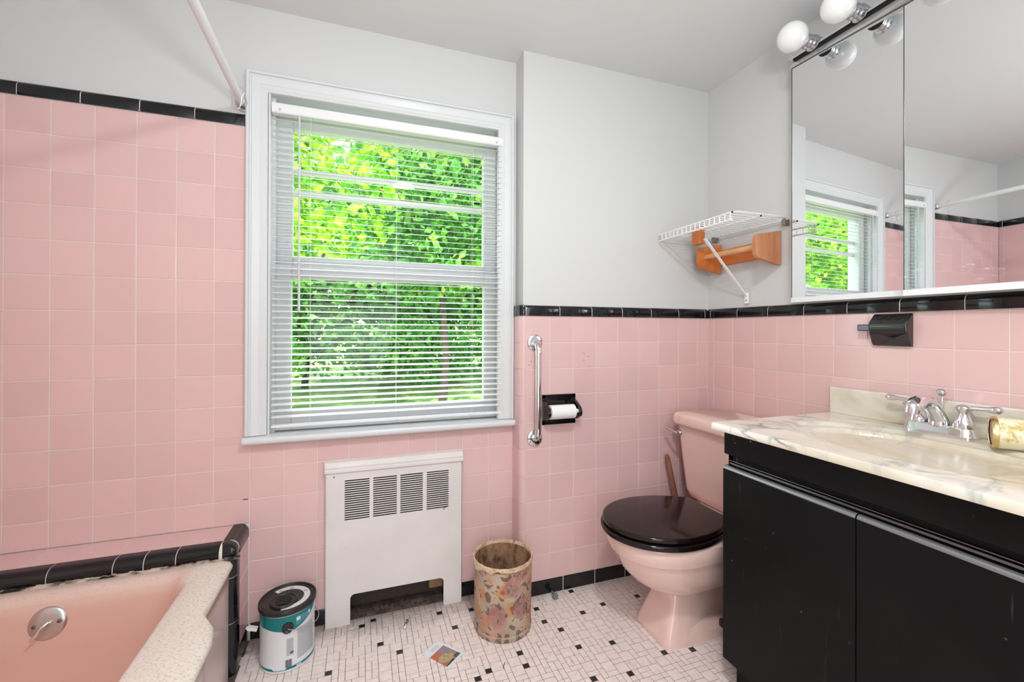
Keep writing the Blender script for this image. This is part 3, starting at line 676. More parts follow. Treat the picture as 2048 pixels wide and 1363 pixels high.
# countertop with moulded bowl
def counter():
    X0, X1, Y0, Y1 = 1.033, XC-.001, .276, 1.063; zc = -.283; nx, ny = 90, 130
    cx, cy = 1.292, .668
    def h(x, y):
        z = zc
        for cond, d in (((x-X0), .012), ((Y1-y), .012)): z -= .006*max(0, 1-cond/d)**2 if False else 0
        ro = math.hypot((x-cx)/.178, (y-cy)/.315)              # shallow outer dish
        k = min(1, max(0, (1.0-ro)/.05)); z -= .008*k*k*(3-2*k)
        ri = math.hypot((x-cx)/.142, (y-cy)/.245)
        if ri < 1.03:
            t = max(0, min(1, (1.03-ri)/1.0)); z -= .135*(1-(1-min(1, t*1.55))**2.6)
        return z
    xs = list(np.linspace(X0, X1, nx)); ys = list(np.linspace(Y0, Y1, ny)); m = M()
    vs = [(x, y, h(x, y)) for x in xs for y in ys]; fs = [(i*ny+j, i*ny+j+1, (i+1)*ny+j+1, (i+1)*ny+j) for i in range(nx-1) for j in range(ny-1)]
    m.add(vs, fs); per = [(i, 0) for i in range(nx)]+[(nx-1, j) for j in range(1, ny)]+[(i, ny-1) for i in range(nx-2, -1, -1)]+[(0, j) for j in range(ny-2, 0, -1)]
    top = []
    for i, j in per: top.append(i*ny+j)
    k0 = len(m.v); cxm, cym = (X0+X1)/2, (Y0+Y1)/2; m.v += [(m.v[t][0]+(.0 if i else -.003), m.v[t][1]+(.003 if j == ny-1 else 0), zc-.004) for t, (i, j) in zip(top, per)]
    k1 = len(m.v); m.v += [(m.v[t][0]+(.0 if i else -.003), m.v[t][1]+(.003 if j == ny-1 else 0), zc-.021) for t, (i, j) in zip(top, per)]; L_ = len(per)
    for i in range(L_): j = (i+1) % L_; m.f += [(top[i], top[j], k0+j, k0+i), (k0+i, k0+j, k1+j, k1+i)]; m.mi += [0, 0]
    m.f.append(tuple(k1+i for i in range(L_))); m.mi.append(0)
    return m
ct = thing('vanity_countertop', 'marbled cream and blue-grey vanity top with moulded oval basin', 'countertop', (1.3, .66, -.304))
obj('basin_top', counter(), marb, ct, sharp=50)
obj('backsplash', M().box(XC-.021, XC-.002, .276, 1.066, -.284, -.194), marb, ct, bevel=.004)
obj('drain', M().lathe((1.292, .668, -.425), (0, 0, 1), [(0, .024), (.002, .024), (.003, .018), (.003, .002)], 28), chrome, ct)

# ---------------------------------------------------------------- faucet
fa = thing('faucet', 'chrome two-handle faucet behind the vanity basin', 'faucet', (1.524, .745, -.283))
FX, FY, FB = 1.523, .745, -.283
rg = [[(x, y, z) for x, y, z in rrect(FX-a, FX+b_, FY-b, FY+b, r, z, 4, 8)] for a, b_, b, r, z in ((.029, .026, .082, .026, FB), (.029, .026, .082, .026, FB+.004), (.026, .024, .079, .023, FB+.008), (.023, .022, .075, .02, FB+.022), (.019, .018, .071, .017, FB+.027))]
obj('base_plate', M().loft(rg), chrome, fa, sharp=35)
for s_ in (1, -1):
    y = FY+s_*.051; zb = FB+.026
    h = obj('handle_post', M().lathe((FX, y, zb), (0, 0, 1), [(0, .023), (.004, .0235), (.012, .022), (.022, .0165), (.034, .0115), (.042, .0105), (.046, .0155), (.052, .0175), (.058, .015), (.062, .004)], 28), chrome, fa, sharp=60)
    obj('lever', M().tube([(FX, y+s_*.008, zb+.053), (FX-.002, y+s_*.022, zb+.055), (FX-.004, y+s_*.045, zb+.057), (FX-.005, y+s_*.06, zb+.0575), (FX-.006, y+s_*.071, zb+.058), (FX-.006, y+s_*.077, zb+.058)], [.006, .0052, .0058, .009, .0098, .004], 14), chrome, h, sharp=70)
sp_pts = []; sp_r = []
for t in np.linspace(0, 1, 14):
    x = FX-.002-.118*t**1.15; z = FB+.03+.012*0+.075*math.sin(min(1, t*1.0)*PI*.62)-.02*t*t; sp_pts.append((x, FY, z)); sp_r.append(.0235-.004*math.sin(t*PI)+.001*t)
m = M(); rings = []
for i, (p, r) in enumerate(zip(sp_pts, sp_r)):
    q = Vector(sp_pts[min(i+1, 13)])-Vector(sp_pts[max(i-1, 0)]); q.normalize(); up = Vector((-q.z, 0, q.x)); 
    rings.append([Vector(p)+up*math.sin(a)*r*.85+Vector((0, 1, 0))*math.cos(a)*r*.95 for a in np.linspace(0, 2*PI, 20, endpoint=False)])
sp = obj('spout', m.loft(rings), chrome, fa, sharp=60)
e = Vector(sp_pts[-1]); obj('aerator', M().lathe(e+Vector((.004, 0, .012)), (-.25, 0, -1), [(0, .012), (.006, .0185), (.02, .0195), (.03, .018), (.031, .013)], 24), chrome, sp, sharp=50)
obj('spout_foot', M().lathe((FX-.004, FY, FB+.024), (0, 0, 1), [(0, .023), (.012, .022), (.026, .018), (.034, .008)], 26), chrome, sp)
obj('lift_rod', M().lathe((FX+.010, FY, FB+.03), (0, 0, 1), [(0, .0028), (.072, .0028), (.074, .008), (.077, .010), (.078, .007), (.080, .0115), (.085, .0135), (.090, .011), (.094, .003)], 20), chrome, fa, sharp=40)

# tumbler lying on the counter
ax = Vector((.5, -.86, 0)).normalized(); tm = NT('cream_gold', rough=.3); v = tm.coord(world=True)
tm.col(tm.ramp(tm.noise(v, 42, 4, .7), [(.40, lin(206, 176, 104)), (.5, lin(238, 230, 198)), (.72, lin(240, 234, 208)), (.78, lin(170, 150, 90))]))
o0 = Vector((1.452, .612, -.283+.0385)); gold = NT('worn_gold', (.72, .56, .27, 1), .25, 1).m
tu = thing('tumbler', 'cream and gold tumbler lying on its side on the vanity top', 'cup', (1.46, .60, -.283))
obj('cup_body', M().lathe(o0, ax, [(.009, .0375), (.02, .0372), (.10, .0355), (.105, .035)], 36, cap0=False), tm.m, tu)
obj('gold_rim', M().lathe(o0, ax, [(0, .031), (-.001, .035), (.003, .0385), (.009, .0385), (.010, .0375)], 36, cap0=False, cap1=False), gold, tu)
obj('cup_base', M().lathe(o0+ax*.002, ax, [(0, .002), (0, .033), (.002, .034)], 36), NT('tumbler_base', lin(190, 140, 112), .3).m, tu)

# ---------------------------------------------------------------- mirror cabinet and light bar
mc = thing('mirror_cabinet', 'mirrored wall cabinet above the vanity, its doors slightly out of line', 'mirror', (1.55, .7, .11))
def door(p0, p1, z0, z1, nm, lab=None):
    p0, p1 = Vector((*p0, 0)), Vector((*p1, 0)); d = (p1-p0).normalized(); nrm = Vector((-abs(d.y), d.x*(1 if d.y < 0 else -1), 0))
    nrm = Vector((d.y, -d.x, 0)); nrm = nrm if nrm.x < 0 else -nrm
    bk = -nrm*.012
    m = M(); zb = z0+.018; zt = z1-.002
    m.prism([p0+Vector((0, 0, zb)), p1+Vector((0, 0, zb)), p1+Vector((0, 0, zt)), p0+Vector((0, 0, zt))], bk*.35)
    o = obj(nm, m, mirr, mc, smooth=False, label=lab)
    m = M(); e = .0012
    m.prism([p0+nrm*.004+Vector((0, 0, z0)), p1+nrm*.004+Vector((0, 0, z0)), p1+nrm*.001+Vector((0, 0, zb)), p0+nrm*.001+Vector((0, 0, zb))], bk)
    obj('bottom_track', m, NT('white_track', lin(228, 228, 230), .3).m, o)
    m = M(); m.prism([p0+nrm*.001+Vector((0, 0, zt)), p1+nrm*.001+Vector((0, 0, zt)), p1+nrm*.001+Vector((0, 0, zt+.0035)), p0+nrm*.001+Vector((0, 0, zt+.0035))], bk)
    m.prism([p0+nrm*.001+Vector((0, 0, zb)), p0+d*.002+nrm*.001+Vector((0, 0, zb)), p0+d*.002+nrm*.001+Vector((0, 0, zt)), p0+nrm*.001+Vector((0, 0, zt))], bk)
    obj('dark_edge', m, NT('mirror_edge', (.05, .07, .065, 1), .3).m, o)
a = math.radians(3.3)
pA = (1.53, 1.191); Lm = .352
door(pA, (pA[0]+math.sin(a)*Lm, pA[1]-math.cos(a)*Lm), .107, .989, 'left_door')
a2 = math.radians(-.45); pB = (1.510, .8235)
door(pB, (pB[0]+math.sin(a2)*.37, pB[1]-math.cos(a2)*.37), .104, .962, 'middle_door')
door((1.530, .452), (1.530, .10), .106, .985, 'right_door')
obj('cabinet_back', M().box(1.5565, XC+.008, .10, 1.19, .112, .985), white, mc)
obj('top_strip', M().box(1.527, XC+.008, .10, 1.192, .990, 1.004), NT('pale_metal', (.7, .7, .7, 1), .35, .6).m, mc)
lb = thing('vanity_light', 'chrome vanity light bar with round frosted bulbs above the mirror', 'light fixture', (1.53, .87, 1.004))
obj('back_plate', M().box(1.500, XC+.008, .55, 1.184, 1.008, 1.083), NT('mirror_chrome', (.74, .74, .75, 1), .06, 1).m, lb, bevel=.002)
obj('lower_channel', M().box(1.512, XC+.006, .56, 1.172, 1.0042, 1.0079), dark, lb)
bulbm = NT('frosted_glass', (.86, .86, .86, 1), .12, coat=.5).m
for i in range(4):
    y = 1.09-.152*i; z = 1.016
    s_ = obj('socket', M().lathe((1.4995, y, z), (-1, 0, 0), [(0, .026), (.003, .0265), (.006, .0245), (.02, .0225), (.023, .024), (.026, .0225), (.04, .0235), (.044, .0255), (.045, .021)], 30), NT('brushed_socket', (.55, .57, .6, 1), .25, 1).m, lb, sharp=50)
    rr = .0475; c = 1.4995-.045-.051
    obj('bulb', M().lathe((c, y, z), (1, 0, 0), [(-rr*math.cos(t), rr*math.sin(t)+.0002) for t in np.linspace(0, PI*.86, 22)]+[(.052, .0205)], 36), bulbm, s_, sharp=80)

# ---------------------------------------------------------------- toothbrush holder on the vanity wall
hb = thing('toothbrush_holder', 'glossy black ceramic holder on the pink tiles below the mirror', 'holder', (1.55, .885, -.045))
HY0, HY1 = .832, .936
pr = [(XC, .0555), (XC-.006, .0545), (XC-.034, .026), (XC-.036, .018), (XC-.031, -.008), (XC-.016, -.040), (XC-.010, -.046), (XC, -.047)]
m = M(); rings = []
for y, k in ((HY0, .9), (HY0+.004, 1), (HY1-.004, 1), (HY1, .9)): rings.append([(XC+(x-XC)*k, y, z) for x, z in pr])
blkc = NT('black_ceramic', (.010, .008, .010, 1), .09, coat=.5).m
obj('holder_body', m.loft(rings), blkc, hb, sharp=45, bevel=.002)
obj('side_hook', M().box(XC-.032, XC-.014, HY1-.004, HY1+.034, .001, .022), blkc, hb, bevel=.003)
m = M()
for y in (.86, .885, .91): m.lathe((XC-.020, y, .0405), (-.7, 0, .72), [(0, .007), (.0012, .007)], 16)
obj('brush_hole', m, dark, hb)

# ---------------------------------------------------------------- wall shelf
wire = NT('white_vinyl_wire', lin(240, 240, 241), .35).m
sh = thing('wire_shelf', 'white vinyl-coated wire shelf in the corner above the toilet', 'shelf', (1.43, 1.43, .41))
SX0, SX1, SY0, SY1, SZ = 1.285, 1.562, 1.235, 1.647, .440
m = M()
for y in np.arange(SY0+.006, SY1-.002, .0255):
    m.tube([(SX1, y, SZ), (SX0+.004, y, SZ), (SX0, y, SZ-.003), (SX0, y, SZ-.029)], .0021, 6)
obj('deck_wires', m, wire, sh)
for x, z in ((SX0, SZ-.003), (SX0, SZ-.030), (SX0+.14, SZ-.0045), (SX1, SZ-.0045)):
    obj('long_rod', M().tube([(x, SY0, z), (x, SY1, z)], .0037, 8), wire, sh)
obj('end_rod', M().tube([(SX0, SY0, SZ-.002), (SX0+.03, SY0-.004, SZ+.002), (SX1-.05, SY0-.004, SZ+.002), (SX1, SY0, SZ)], .0022, 6), wire, sh)
for x, z in ((SX0, SZ-.003), (SX0+.14, SZ-.0045)): obj('rod_end', M().tube([(x, SY0-.001, z), (x, SY0-.004, z)], .0034, 8), dark, sh)
br = M(); p0, p1 = Vector((1.352, 1.438, SZ-.055)), Vector((XC-.002, 1.431, .150)); d = (p1-p0).normalized(); s1 = Vector((0, 1, 0))*.0065; s2 = d.cross(Vector((0, 1, 0))).normalized()*.0025
br.loft([[p+s1+s2, p-s1+s2, p-s1-s2, p+s1-s2] for p in (p0, p1)])
bo = obj('brace', br, wire, sh, bevel=.001)
obj('brace_foot', M().box(XC-.003, XC+.005, 1.421, 1.441, .118, .165), wire, bo, bevel=.002)
obj('screw', M().lathe((XC-.003, 1.431, .132), (-1, 0, 0), [(0, .004), (.002, .003)], 12), schrome, bo)
for y in (1.60, 1.243): obj('wall_clip', M().box(XC-.022, XC+.006, y-.007, y+.007, .412, .437), NT('scuffed_clip', lin(128, 116, 104), .4).m, sh, bevel=.003)
wb = obj('wooden_block', M().box(1.398, 1.43, 1.517, 1.566, .382, .462), pine, None, bevel=.004)
wb2 = wb
tag(wb, 'small pine block held under the front of the wire shelf', 'wood block')
# towel bar
tw = thing('towel_bar', 'orange pine towel bar with two shaped arms on the wall below the shelf', 'towel bar', (1.56, 1.42, .267))
def arm(y, th, mat, nm, lab=None):
    pr = [(XC+.004, .400), (1.462, .379), (1.452, .377), (1.444, .366), (1.442, .352), (1.442, .302), (1.448, .290), (1.458, .284), (1.556, .264), (XC+.004, .262)]
    return obj(nm, M().prism([(x, y, z) for x, z in pr], (0, th, 0)), mat, tw, bevel=.002, label=lab)
arm(1.269, .018, pined, 'arm', 'dusty worn pine arm'); arm(1.571, .016, pine, 'arm')
obj('back_board', M().box(XC-.012, XC+.008, 1.287, 1.571, .300, .370), pine, tw, bevel=.003)
obj('dowel', M().tube([(1.487, 1.283, .336), (1.487, 1.574, .336)], .0115, 18), dowelm, tw)

# ---------------------------------------------------------------- grab bar and paper holder
gb = thing('grab_bar', 'vertical chrome grab bar on the tiled corner beside the window', 'grab bar', (.675, YB, -.247))
for z in (-.050, -.444):
    fo = obj('flange', M().lathe((.675, YB, z), (0, -1, 0), [(0, .034), (.003, .034), (.006, .031), (.0075, .016)], 32), chrome, gb, sharp=50)
    for k in range(3):
        t = PI/2+k*2*PI/3; obj('screw', M().lathe((.675+.024*math.cos(t), YB-.006, z+.024*math.sin(t)), (0, -1, 0), [(0, .0035), (.002, .003)], 10), schrome, fo)
pts = [(.675, YB-.004, -.050), (.675, YB-.02, -.051)]+[(.675, YB-.038+.022*math.cos(t)*1.0-.004, -.054-.03*math.sin(t)) for t in np.linspace(.3, PI/2, 6)]
pts = [(.675, YB-.003, -.050), (.675, YB-.018, -.053), (.675, YB-.031, -.062), (.675, YB-.039, -.078), (.675, YB-.041, -.10), (.675, YB-.041, -.247), (.675, YB-.041, -.394), (.675, YB-.039, -.416), (.675, YB-.031, -.432), (.675, YB-.018, -.441), (.675, YB-.003, -.444)]
obj('bar', M().tube(pts, .0125, 20), chrome, gb, sharp=80)
th = thing('paper_holder', 'black ceramic toilet paper holder set in the pink tiles', 'holder', (.79, YB, -.39))
hx0, hx1, hz0, hz1 = .708, .862, -.393, -.268
m = M(); m.box(hx0, hx1, YB-.004, YB+.003, hz1-.016, hz1); m.box(hx0, hx1, YB-.004, YB+.003, hz0, hz0+.014); m.box(hx0, hx0+.014, YB-.004, YB+.003, hz0, hz1); m.box(hx1-.014, hx1, YB-.004, YB+.003, hz0, hz1); m.box(hx0+.01, hx1-.01, YB-.0012, YB+.003, hz0+.01, hz1-.01)
obj('back_plate', m, blkc, th, bevel=.003)
for x in (hx0+.006, hx1-.006):
    prf = [(YB, -.288), (YB-.03, -.30), (YB-.058, -.318), (YB-.068, -.335), (YB-.062, -.352), (YB-.04, -.366), (YB, -.374)]
    obj('side_arm', M().prism([(x-.007, y, z) for y, z in prf], (.014, 0, 0)), blkc, th, bevel=.004)
obj('roller', M().tube([(hx0+.012, YB-.048, -.333), (hx1-.012, YB-.048, -.333)], .0085, 16), whitep, th)
tp = thing('toilet_paper_roll', 'nearly finished white toilet paper roll in the black holder', 'toilet paper', (.775, YB-.048, -.36))
obj('paper', M().lathe((.722, YB-.048, -.333), (1, 0, 0), [(0, .019), (0, .029), (.108, .0285), (.108, .019)], 30, cap0=False, cap1=False), paint('paper', lin(238, 237, 238), .9), tp, sharp=50)
obj('cardboard_core', M().lathe((.722, YB-.048, -.333), (1, 0, 0), [(.001, .0192), (.107, .0192), (.107, .018), (.001, .018), (.001, .0192)], 26, cap0=False, cap1=False), NT('cardboard', lin(150, 130, 110), .9).m, tp)

# ---------------------------------------------------------------- shower rod
rd = thing('shower_rod', 'white shower curtain rod running out over the bathtub', 'curtain rod', (-.395, YA, .79))
m = M().tube([(-.397, YA-.006, .789), (-.37, .5, .795), (-.35, YF+.002, .80)], .0128, 18)
obj('rod', m, NT('white_rod', lin(236, 236, 238), .3).m, rd)
obj('end_socket', M().lathe((-.397, YA+.006, .789), (.02, -1, 0), [(0, .021), (.005, .021), (.008, .0165), (.014, .018), (.02, .0165), (.026, .018), (.032, .0165), (.038, .0175), (.042, .0135)], 24), schrome, rd, sharp=30, label='ribbed metal end socket')
hk = []
for t in np.linspace(-2.4, 2.4, 20): hk.append((-.396+.020*math.sin(t), 1.665, .795+.019*math.cos(t)))
hk = [(-.392, 1.665, .742), (-.4, 1.665, .733), (-.410, 1.665, .742), (-.411, 1.665, .76)]+hk+[(-.383, 1.665, .765), (-.388, 1.665, .742), (-.393, 1.665, .738)]
tag(obj('curtain_hook', M().tube(hk, .0009, 6), schrome), 'wire curtain hook hanging on the shower rod near the wall', 'hook')

# ---------------------------------------------------------------- waste basket
bx, by = .503, 1.540
def floral():
    m = NT('floral_fabric', rough=.7); v = m.coord((1, 1, 1))
    c = m.ramp(m.noise(v, 11, 3), [(.3, lin(168, 144, 126)), (.7, lin(200, 178, 156))])
    dv = m.n('ShaderNodeVectorMath', operation='ADD'); nz = m.n('ShaderNodeTexNoise'); nz.inputs['Scale'].default_value = 55; m.l(v, nz.inputs['Vector'])
    sc_ = m.n('ShaderNodeVectorMath', operation='SCALE'); sc_.inputs[3].default_value = .022; m.l(nz.outputs[1], sc_.inputs[0]); m.l(v, dv.inputs[0]); m.l(sc_.outputs[0], dv.inputs[1])
    def blobs(scale, lo, hi, off):
        mp = m.n('ShaderNodeMapping'); mp.inputs['Location'].default_value = off; m.l(dv.outputs[0], mp.inputs[0])
        vo = m.n('ShaderNodeTexVoronoi'); vo.inputs['Scale'].default_value = scale; m.l(mp.outputs[0], vo.inputs['Vector'])
        return m.ramp(vo.outputs['Distance'], [(lo, BW(1)), (hi, BW(0))])
    fine = m.ramp(m.noise(v, 90, 3), [(.35, BW(.55)), (.65, BW(1))])
    c = m.mix(m.math('MULTIPLY', m.math('MULTIPLY', blobs(15, .33, .42, (.3, .1, .2)), fine), .85), c, lin(200, 132, 74))
    c = m.mix(m.math('MULTIPLY', blobs(15, .10, .2, (.3, .1, .2)), .8), c, lin(142, 80, 50))
    c = m.mix(m.math('MULTIPLY', m.math('MULTIPLY', blobs(7.5, .24, .36, (1.3, .6, .9)), fine), .85), c, lin(142, 84, 98))
    c = m.mix(m.math('MULTIPLY', m.math('MULTIPLY', blobs(7.5, .3, .5, (2.6, 1.6, .2)), fine), .5), c, lin(196, 138, 122))
    lf = m.ramp(m.noise(v, 30, 2, .5, 1.5), [(.57, BW(0)), (.61, BW(.85))]); c = m.mix(lf, c, lin(92, 82, 80)); m.col(c); return m.m
flo = floral(); wbn = thing('waste_basket', 'round floral fabric waste basket with worn peeling rim', 'waste basket', (bx, by, FZ))
H = .262
obj('fabric_wall', M().lathe((bx, by, FZ), (0, 0, 1), [(.018, .1045), (.10, .106), (.245, .1085)], 48, cap0=False, cap1=False), flo, wbn)
obj('base_ring', M().lathe((bx, by, FZ), (0, 0, 1), [(0, .103), (.002, .106), (.017, .107), (.020, .1048), (.020, .09)], 48), flo, wbn)
m = NT('worn_board', rough=.85); v = m.coord((1, 1, .5)); m.col(m.ramp(m.noise(v, 38, 4, .7), [(.36, lin(84, 66, 54)), (.48, lin(150, 112, 84)), (.7, lin(182, 142, 112))])); inm = m.m
obj('inner_lining', M().lathe((bx, by, FZ), (0, 0, 1), [(.006, .0), (.006, .098), (H-.01, .104)], 48, cap0=False, cap1=False), inm, wbn, label='brown stained peeling cardboard lining')
m = M(); rings = []; n = 72
for k in range(6):
    ring = []
    for i in range(n):
        t = 2*PI*i/n; low = .026*(.6+.4*math.sin(t*3+1)*math.sin(t*7)) if i % 72 < 50 else .012
        rad, z = [(.1092, H-.004-low), (.1118, H-.004-low+.002), (.1122, H-.004), (.1105, H), (.1065, H), (.1040, H-.012)][k]
        ring.append((bx+rad*math.cos(t), by+rad*math.sin(t), FZ+z+.0008*math.sin(t*23)))
    rings.append(ring)
m_ = NT('peeling_rim', rough=.75); m_.col(m_.ramp(m_.noise(m_.coord(), 46, 3), [(.35, lin(188, 150, 118)), (.6, lin(224, 198, 166)), (.74, lin(120, 100, 86))]))
obj('rim_band', m.loft(rings, False, False), m_.m, wbn, label='torn cream rim band')

# ---------------------------------------------------------------- paint can
px_, py_ = -.231, 1.627
pc = thing('paint_can', 'paint can with teal and white label and black lid beside the bathtub', 'paint can', (px_, py_, FZ))
teal = NT('teal_label', lin(0, 118, 122), .3).m; lab = NT('label_white', lin(224, 222, 226), .35).m; blkp = NT('black_plastic', (.018, .017, .017, 1), .35).m
grey_t = NT('label_print', lin(166, 166, 170), .5).m; grn = NT('label_pale_teal', lin(70, 140, 148), .4).m
obj('can_body', M().lathe((px_, py_, FZ), (0, 0, 1), [(0, .080), (.002, .083), (.006, .083), (.008, .0822), (.178, .0822), (.182, .0835), (.184, .0835)], 56), lab, pc)
def wrap(a0, a1, z0f, z1f, r, mat, nm, n=40, par=None, label=None):
    m = M(); t = [a0+(a1-a0)*i/n for i in range(n+1)]; vs = []; 
    for a in t:
        for z in (z0f(a), z1f(a)): vs.append((px_+r*math.cos(a), py_+r*math.sin(a), FZ+z))
    for a in t:
        for z in (z0f(a), z1f(a)): vs.append((px_+(r-.0006)*math.cos(a), py_+(r-.0006)*math.sin(a), FZ+z))
    K = 2*(n+1); fs = [(2*i, 2*i+2, 2*i+3, 2*i+1) for i in range(n)]+[(K+2*i, K+2*i+1, K+2*i+3, K+2*i+2) for i in range(n)]
    m.add(vs, fs); return obj(nm, m, mat, par or pc, label=label)
f0 = -1.45  # azimuth facing the camera
dd = lambda a: (a-f0+PI) % (2*PI)-PI
wave = lambda a: .128+.034*max(0, (dd(a)-.15))**1.3 if dd(a) > .15 else .128+.012*min(1, abs(dd(a)-.15))
band = wrap(f0-PI, f0+PI-.001, lambda a: wave(a) if dd(a) < 1.6 else .165, lambda a: .178, .0826, teal, 'teal_band', 90)
wrap(f0-PI, f0+PI-.001, lambda a: .008, lambda a: .016 if dd(a) > -.05 or dd(a) < -.5 else .010, .0826, teal, 'lower_band', 90)
wrap(f0+.30, f0+.98, lambda a: .142 if dd(a) < .5 else .147+.01*(dd(a)-.5), lambda a: .169, .0828, grn, 'badge_panel', 20)
wrap(f0+.33, f0+.47, lambda a: .155, lambda a: .166, .0830, lab, 'badge', 6); wrap(f0+.84, f0+.92, lambda a: .157, lambda a: .168, .0830, lab, 'badge', 6)
m = M()
def addlab(a0, a1, z0, z1, r=.0829):
    n = 6; t = [f0+a0+(a1-a0)*i/n for i in range(n+1)]; vs = [(px_+r*math.cos(a), py_+r*math.sin(a), FZ+z) for a in t for z in (z0, z1)]
    m.add(vs, [(2*i, 2*i+2, 2*i+3, 2*i+1) for i in range(n)])
for k in range(17): addlab(-.02, .24-.05*R.random(), .104-.0032*k, .1056-.0032*k)
for k in range(30):
    z = .124-.0033*k
    if z > .026: addlab(.36, 1.2-.12*R.random(), z+.004, z+.0055)
obj('fine_print', m, grey_t, pc)
m = M(); x = -.06; rr_ = random.Random(5)
while x < .17: w_ = rr_.choice((.006, .010, .014)); addlab(x, x+w_, .016, .040, .0829); x += w_+rr_.choice((.005, .008))
obj('barcode', m, NT('print_black', (.03, .03, .03, 1), .5).m, pc)
m = M(); addlab(.10, .2, .058, .0625); addlab(.15, .23, .061, .064); obj('logo_mark', m, NT('print_dark', (.03, .03, .03, 1), .5).m, pc)
m = M(); addlab(.33, .52, .0095, .0135, .083); obj('maker_print', m, lab, pc)
lidp = obj('can_lid', M().lathe((px_, py_, FZ+.183), (0, 0, 1), [(0, .0835), (.0, .0875), (.004, .0882), (.011, .0882), (.014, .0868), (.014, .083), (.010, .0815), (.010, .0785), (.0115, .0775), (.0115, .074), (.009, .0725), (.009, .001)], 60), blkp, pc, sharp=30, label='black plastic lid')
m = M(); n = 50; vs = []
for i in range(n+1):
    a = 2.35-4.1*i/n; 
    for r in (.049, .068): vs.append((px_+r*math.cos(a), py_+.002+r*math.sin(a), FZ+.1926))
m.add(vs, [(2*i, 2*i+2, 2*i+3, 2*i+1) for i in range(n)]); 
ls = obj('lid_sticker', m, lab, lidp, label='white arc-shaped sticker')
for a in (2.1, 1.5, .5):
    m = M(); c = Vector((px_+.058*math.cos(a), py_+.058*math.sin(a), FZ+.1928)); m.add([c+Vector((-.006, -.004, 0)), c+Vector((.005, -.005, 0)), c+Vector((.006, .004, 0)), c+Vector((-.004, .005, 0))], [(0, 1, 2, 3)]); obj('sticker_print', m, grey_t, lidp)

cp = obj('screw_cap', M().lathe((px_-.010, py_-.018, FZ+.192), (0, 0, 1), [(0, .041), (.004, .041), (.007, .039), (.0075, .036), (.005, .0345), (.005, .001)], 44), blkp, lidp, sharp=30)
m = M()
for k in range(-2, 3): m.box(px_-.010-.024+abs(k)*.003, px_-.010+.024-abs(k)*.003, py_-.018+k*.0105-.0025, py_-.018+k*.0105+.0025, FZ+.196, FZ+.2015)
obj('cap_grip', m, blkp, cp, bevel=.001)
ea = f0+.02; e0 = Vector((px_+.0825*math.cos(ea), py_+.0825*math.sin(ea), FZ+.142)); en = Vector((math.cos(ea), math.sin(ea), 0))
obj('handle_ear', M().lathe(e0, en, [(0, .0175), (.004, .0165), (.005, .012), (.003, .010), (.003, .001)], 26), blkp, pc)
eb = ea+PI; e1 = Vector((px_+.088*math.cos(eb), py_+.088*math.sin(eb), FZ+.142)); pts = []
for i in range(31):
    t = i/30; a = ea+PI*t; rad = .089+.006*math.sin(PI*t); pts.append((px_+rad*math.cos(a), py_+rad*math.sin(a), FZ+.142-.028*math.sin(PI*t)**.8))
obj('bail_handle', M().tube(pts, .0013, 8), NT('steel_wire', (.55, .55, .57, 1), .35, 1).m, pc)
tag(obj('plastic_tab', M().prism([(px_-.087, py_-.03, FZ+.118), (px_-.112, py_-.03, FZ+.126), (px_-.118, py_-.03, FZ+.134), (px_-.108, py_-.03, FZ+.137), (px_-.084, py_-.03, FZ+.128)], (0, .012, 0)), whitep, pc), 'white plastic tab', 'tab')
o = bpy.data.objects['plastic_tab']; del o['category']

# ---------------------------------------------------------------- litter on the floor
cc = [Vector((.199, 1.482, 0)), Vector((.257, 1.529, 0)), Vector((.333, 1.443, 0)), Vector((.272, 1.393, 0))]
def uv(u, v, z): 
    p = cc[0]*(1-u)*(1-v)+cc[1]*(u)*(1-v)+cc[2]*u*v+cc[3]*(1-u)*v; return (p.x, p.y, FZ+z)
cdn = thing('photo_card', 'small printed card showing potted succulents, lying on the floor', 'card', (.265, 1.462, FZ))
m = M(); b0 = [uv(0, 0, .0006), uv(1, 0, .0006), uv(1, 1, .0006), uv(0, 1, .0006)]; m.prism(b0, (0, 0, .0008)); obj('card', m, NT('card_paper', lin(232, 236, 238), .4).m, cdn)
def patch(poly, z, col, nm): 
    m = M(); m.add([uv(u, v, z) for u, v in poly], [tuple(range(len(poly)))]); return obj(nm, m, NT(nm, lin(*col), .35).m, cdn, smooth=False)
def ell(cu, cv, a, b, rot=0, n=20, t0=0, t1=2*PI): return [(cu+a*math.cos(t)*math.cos(rot)-b*math.sin(t)*math.sin(rot), cv+a*math.cos(t)*math.sin(rot)+b*math.sin(t)*math.cos(rot)) for t in np.linspace(t0, t1, n, endpoint=False)]
patch([(0, .28), (.9, .28), (.9, .93), (0, .93)], .0016, (152, 130, 142), 'picture')
patch([(0, .28), (.42, .3), (.46, .42), (.36, .55), (0, .6)], .0017, (196, 104, 72), 'printed_pot')
patch([(0, .5), (.2, .5), (.3, .8), (.1, .93), (0, .93)], .0018, (170, 110, 84), 'printed_pot')
patch(ell(.38, .68, .36, .17, .12), .0019, (206, 150, 114), 'printed_pot'); patch(ell(.42, .65, .29, .13, .12), .002, (178, 168, 110), 'printed_plant')
for q in range(14):
    u, v = .42+R.uniform(-.22, .22), .65+R.uniform(-.08, .08); patch(ell(u, v, .035, .02, R.random()*3), .0021+q*.00002, R.choice([(110, 118, 76), (214, 204, 140), (90, 96, 66)]), 'printed_leaf')
patch([(.05, .9), (.3, .88), (.5, .86), (.5, .93), (.0, .93)], .0022, (52, 34, 32), 'printed_shadow'); patch([(.62, .8), (.88, .82), (.9, .93), (.6, .93)], .0022, (74, 82, 76), 'printed_shadow')
m = M()
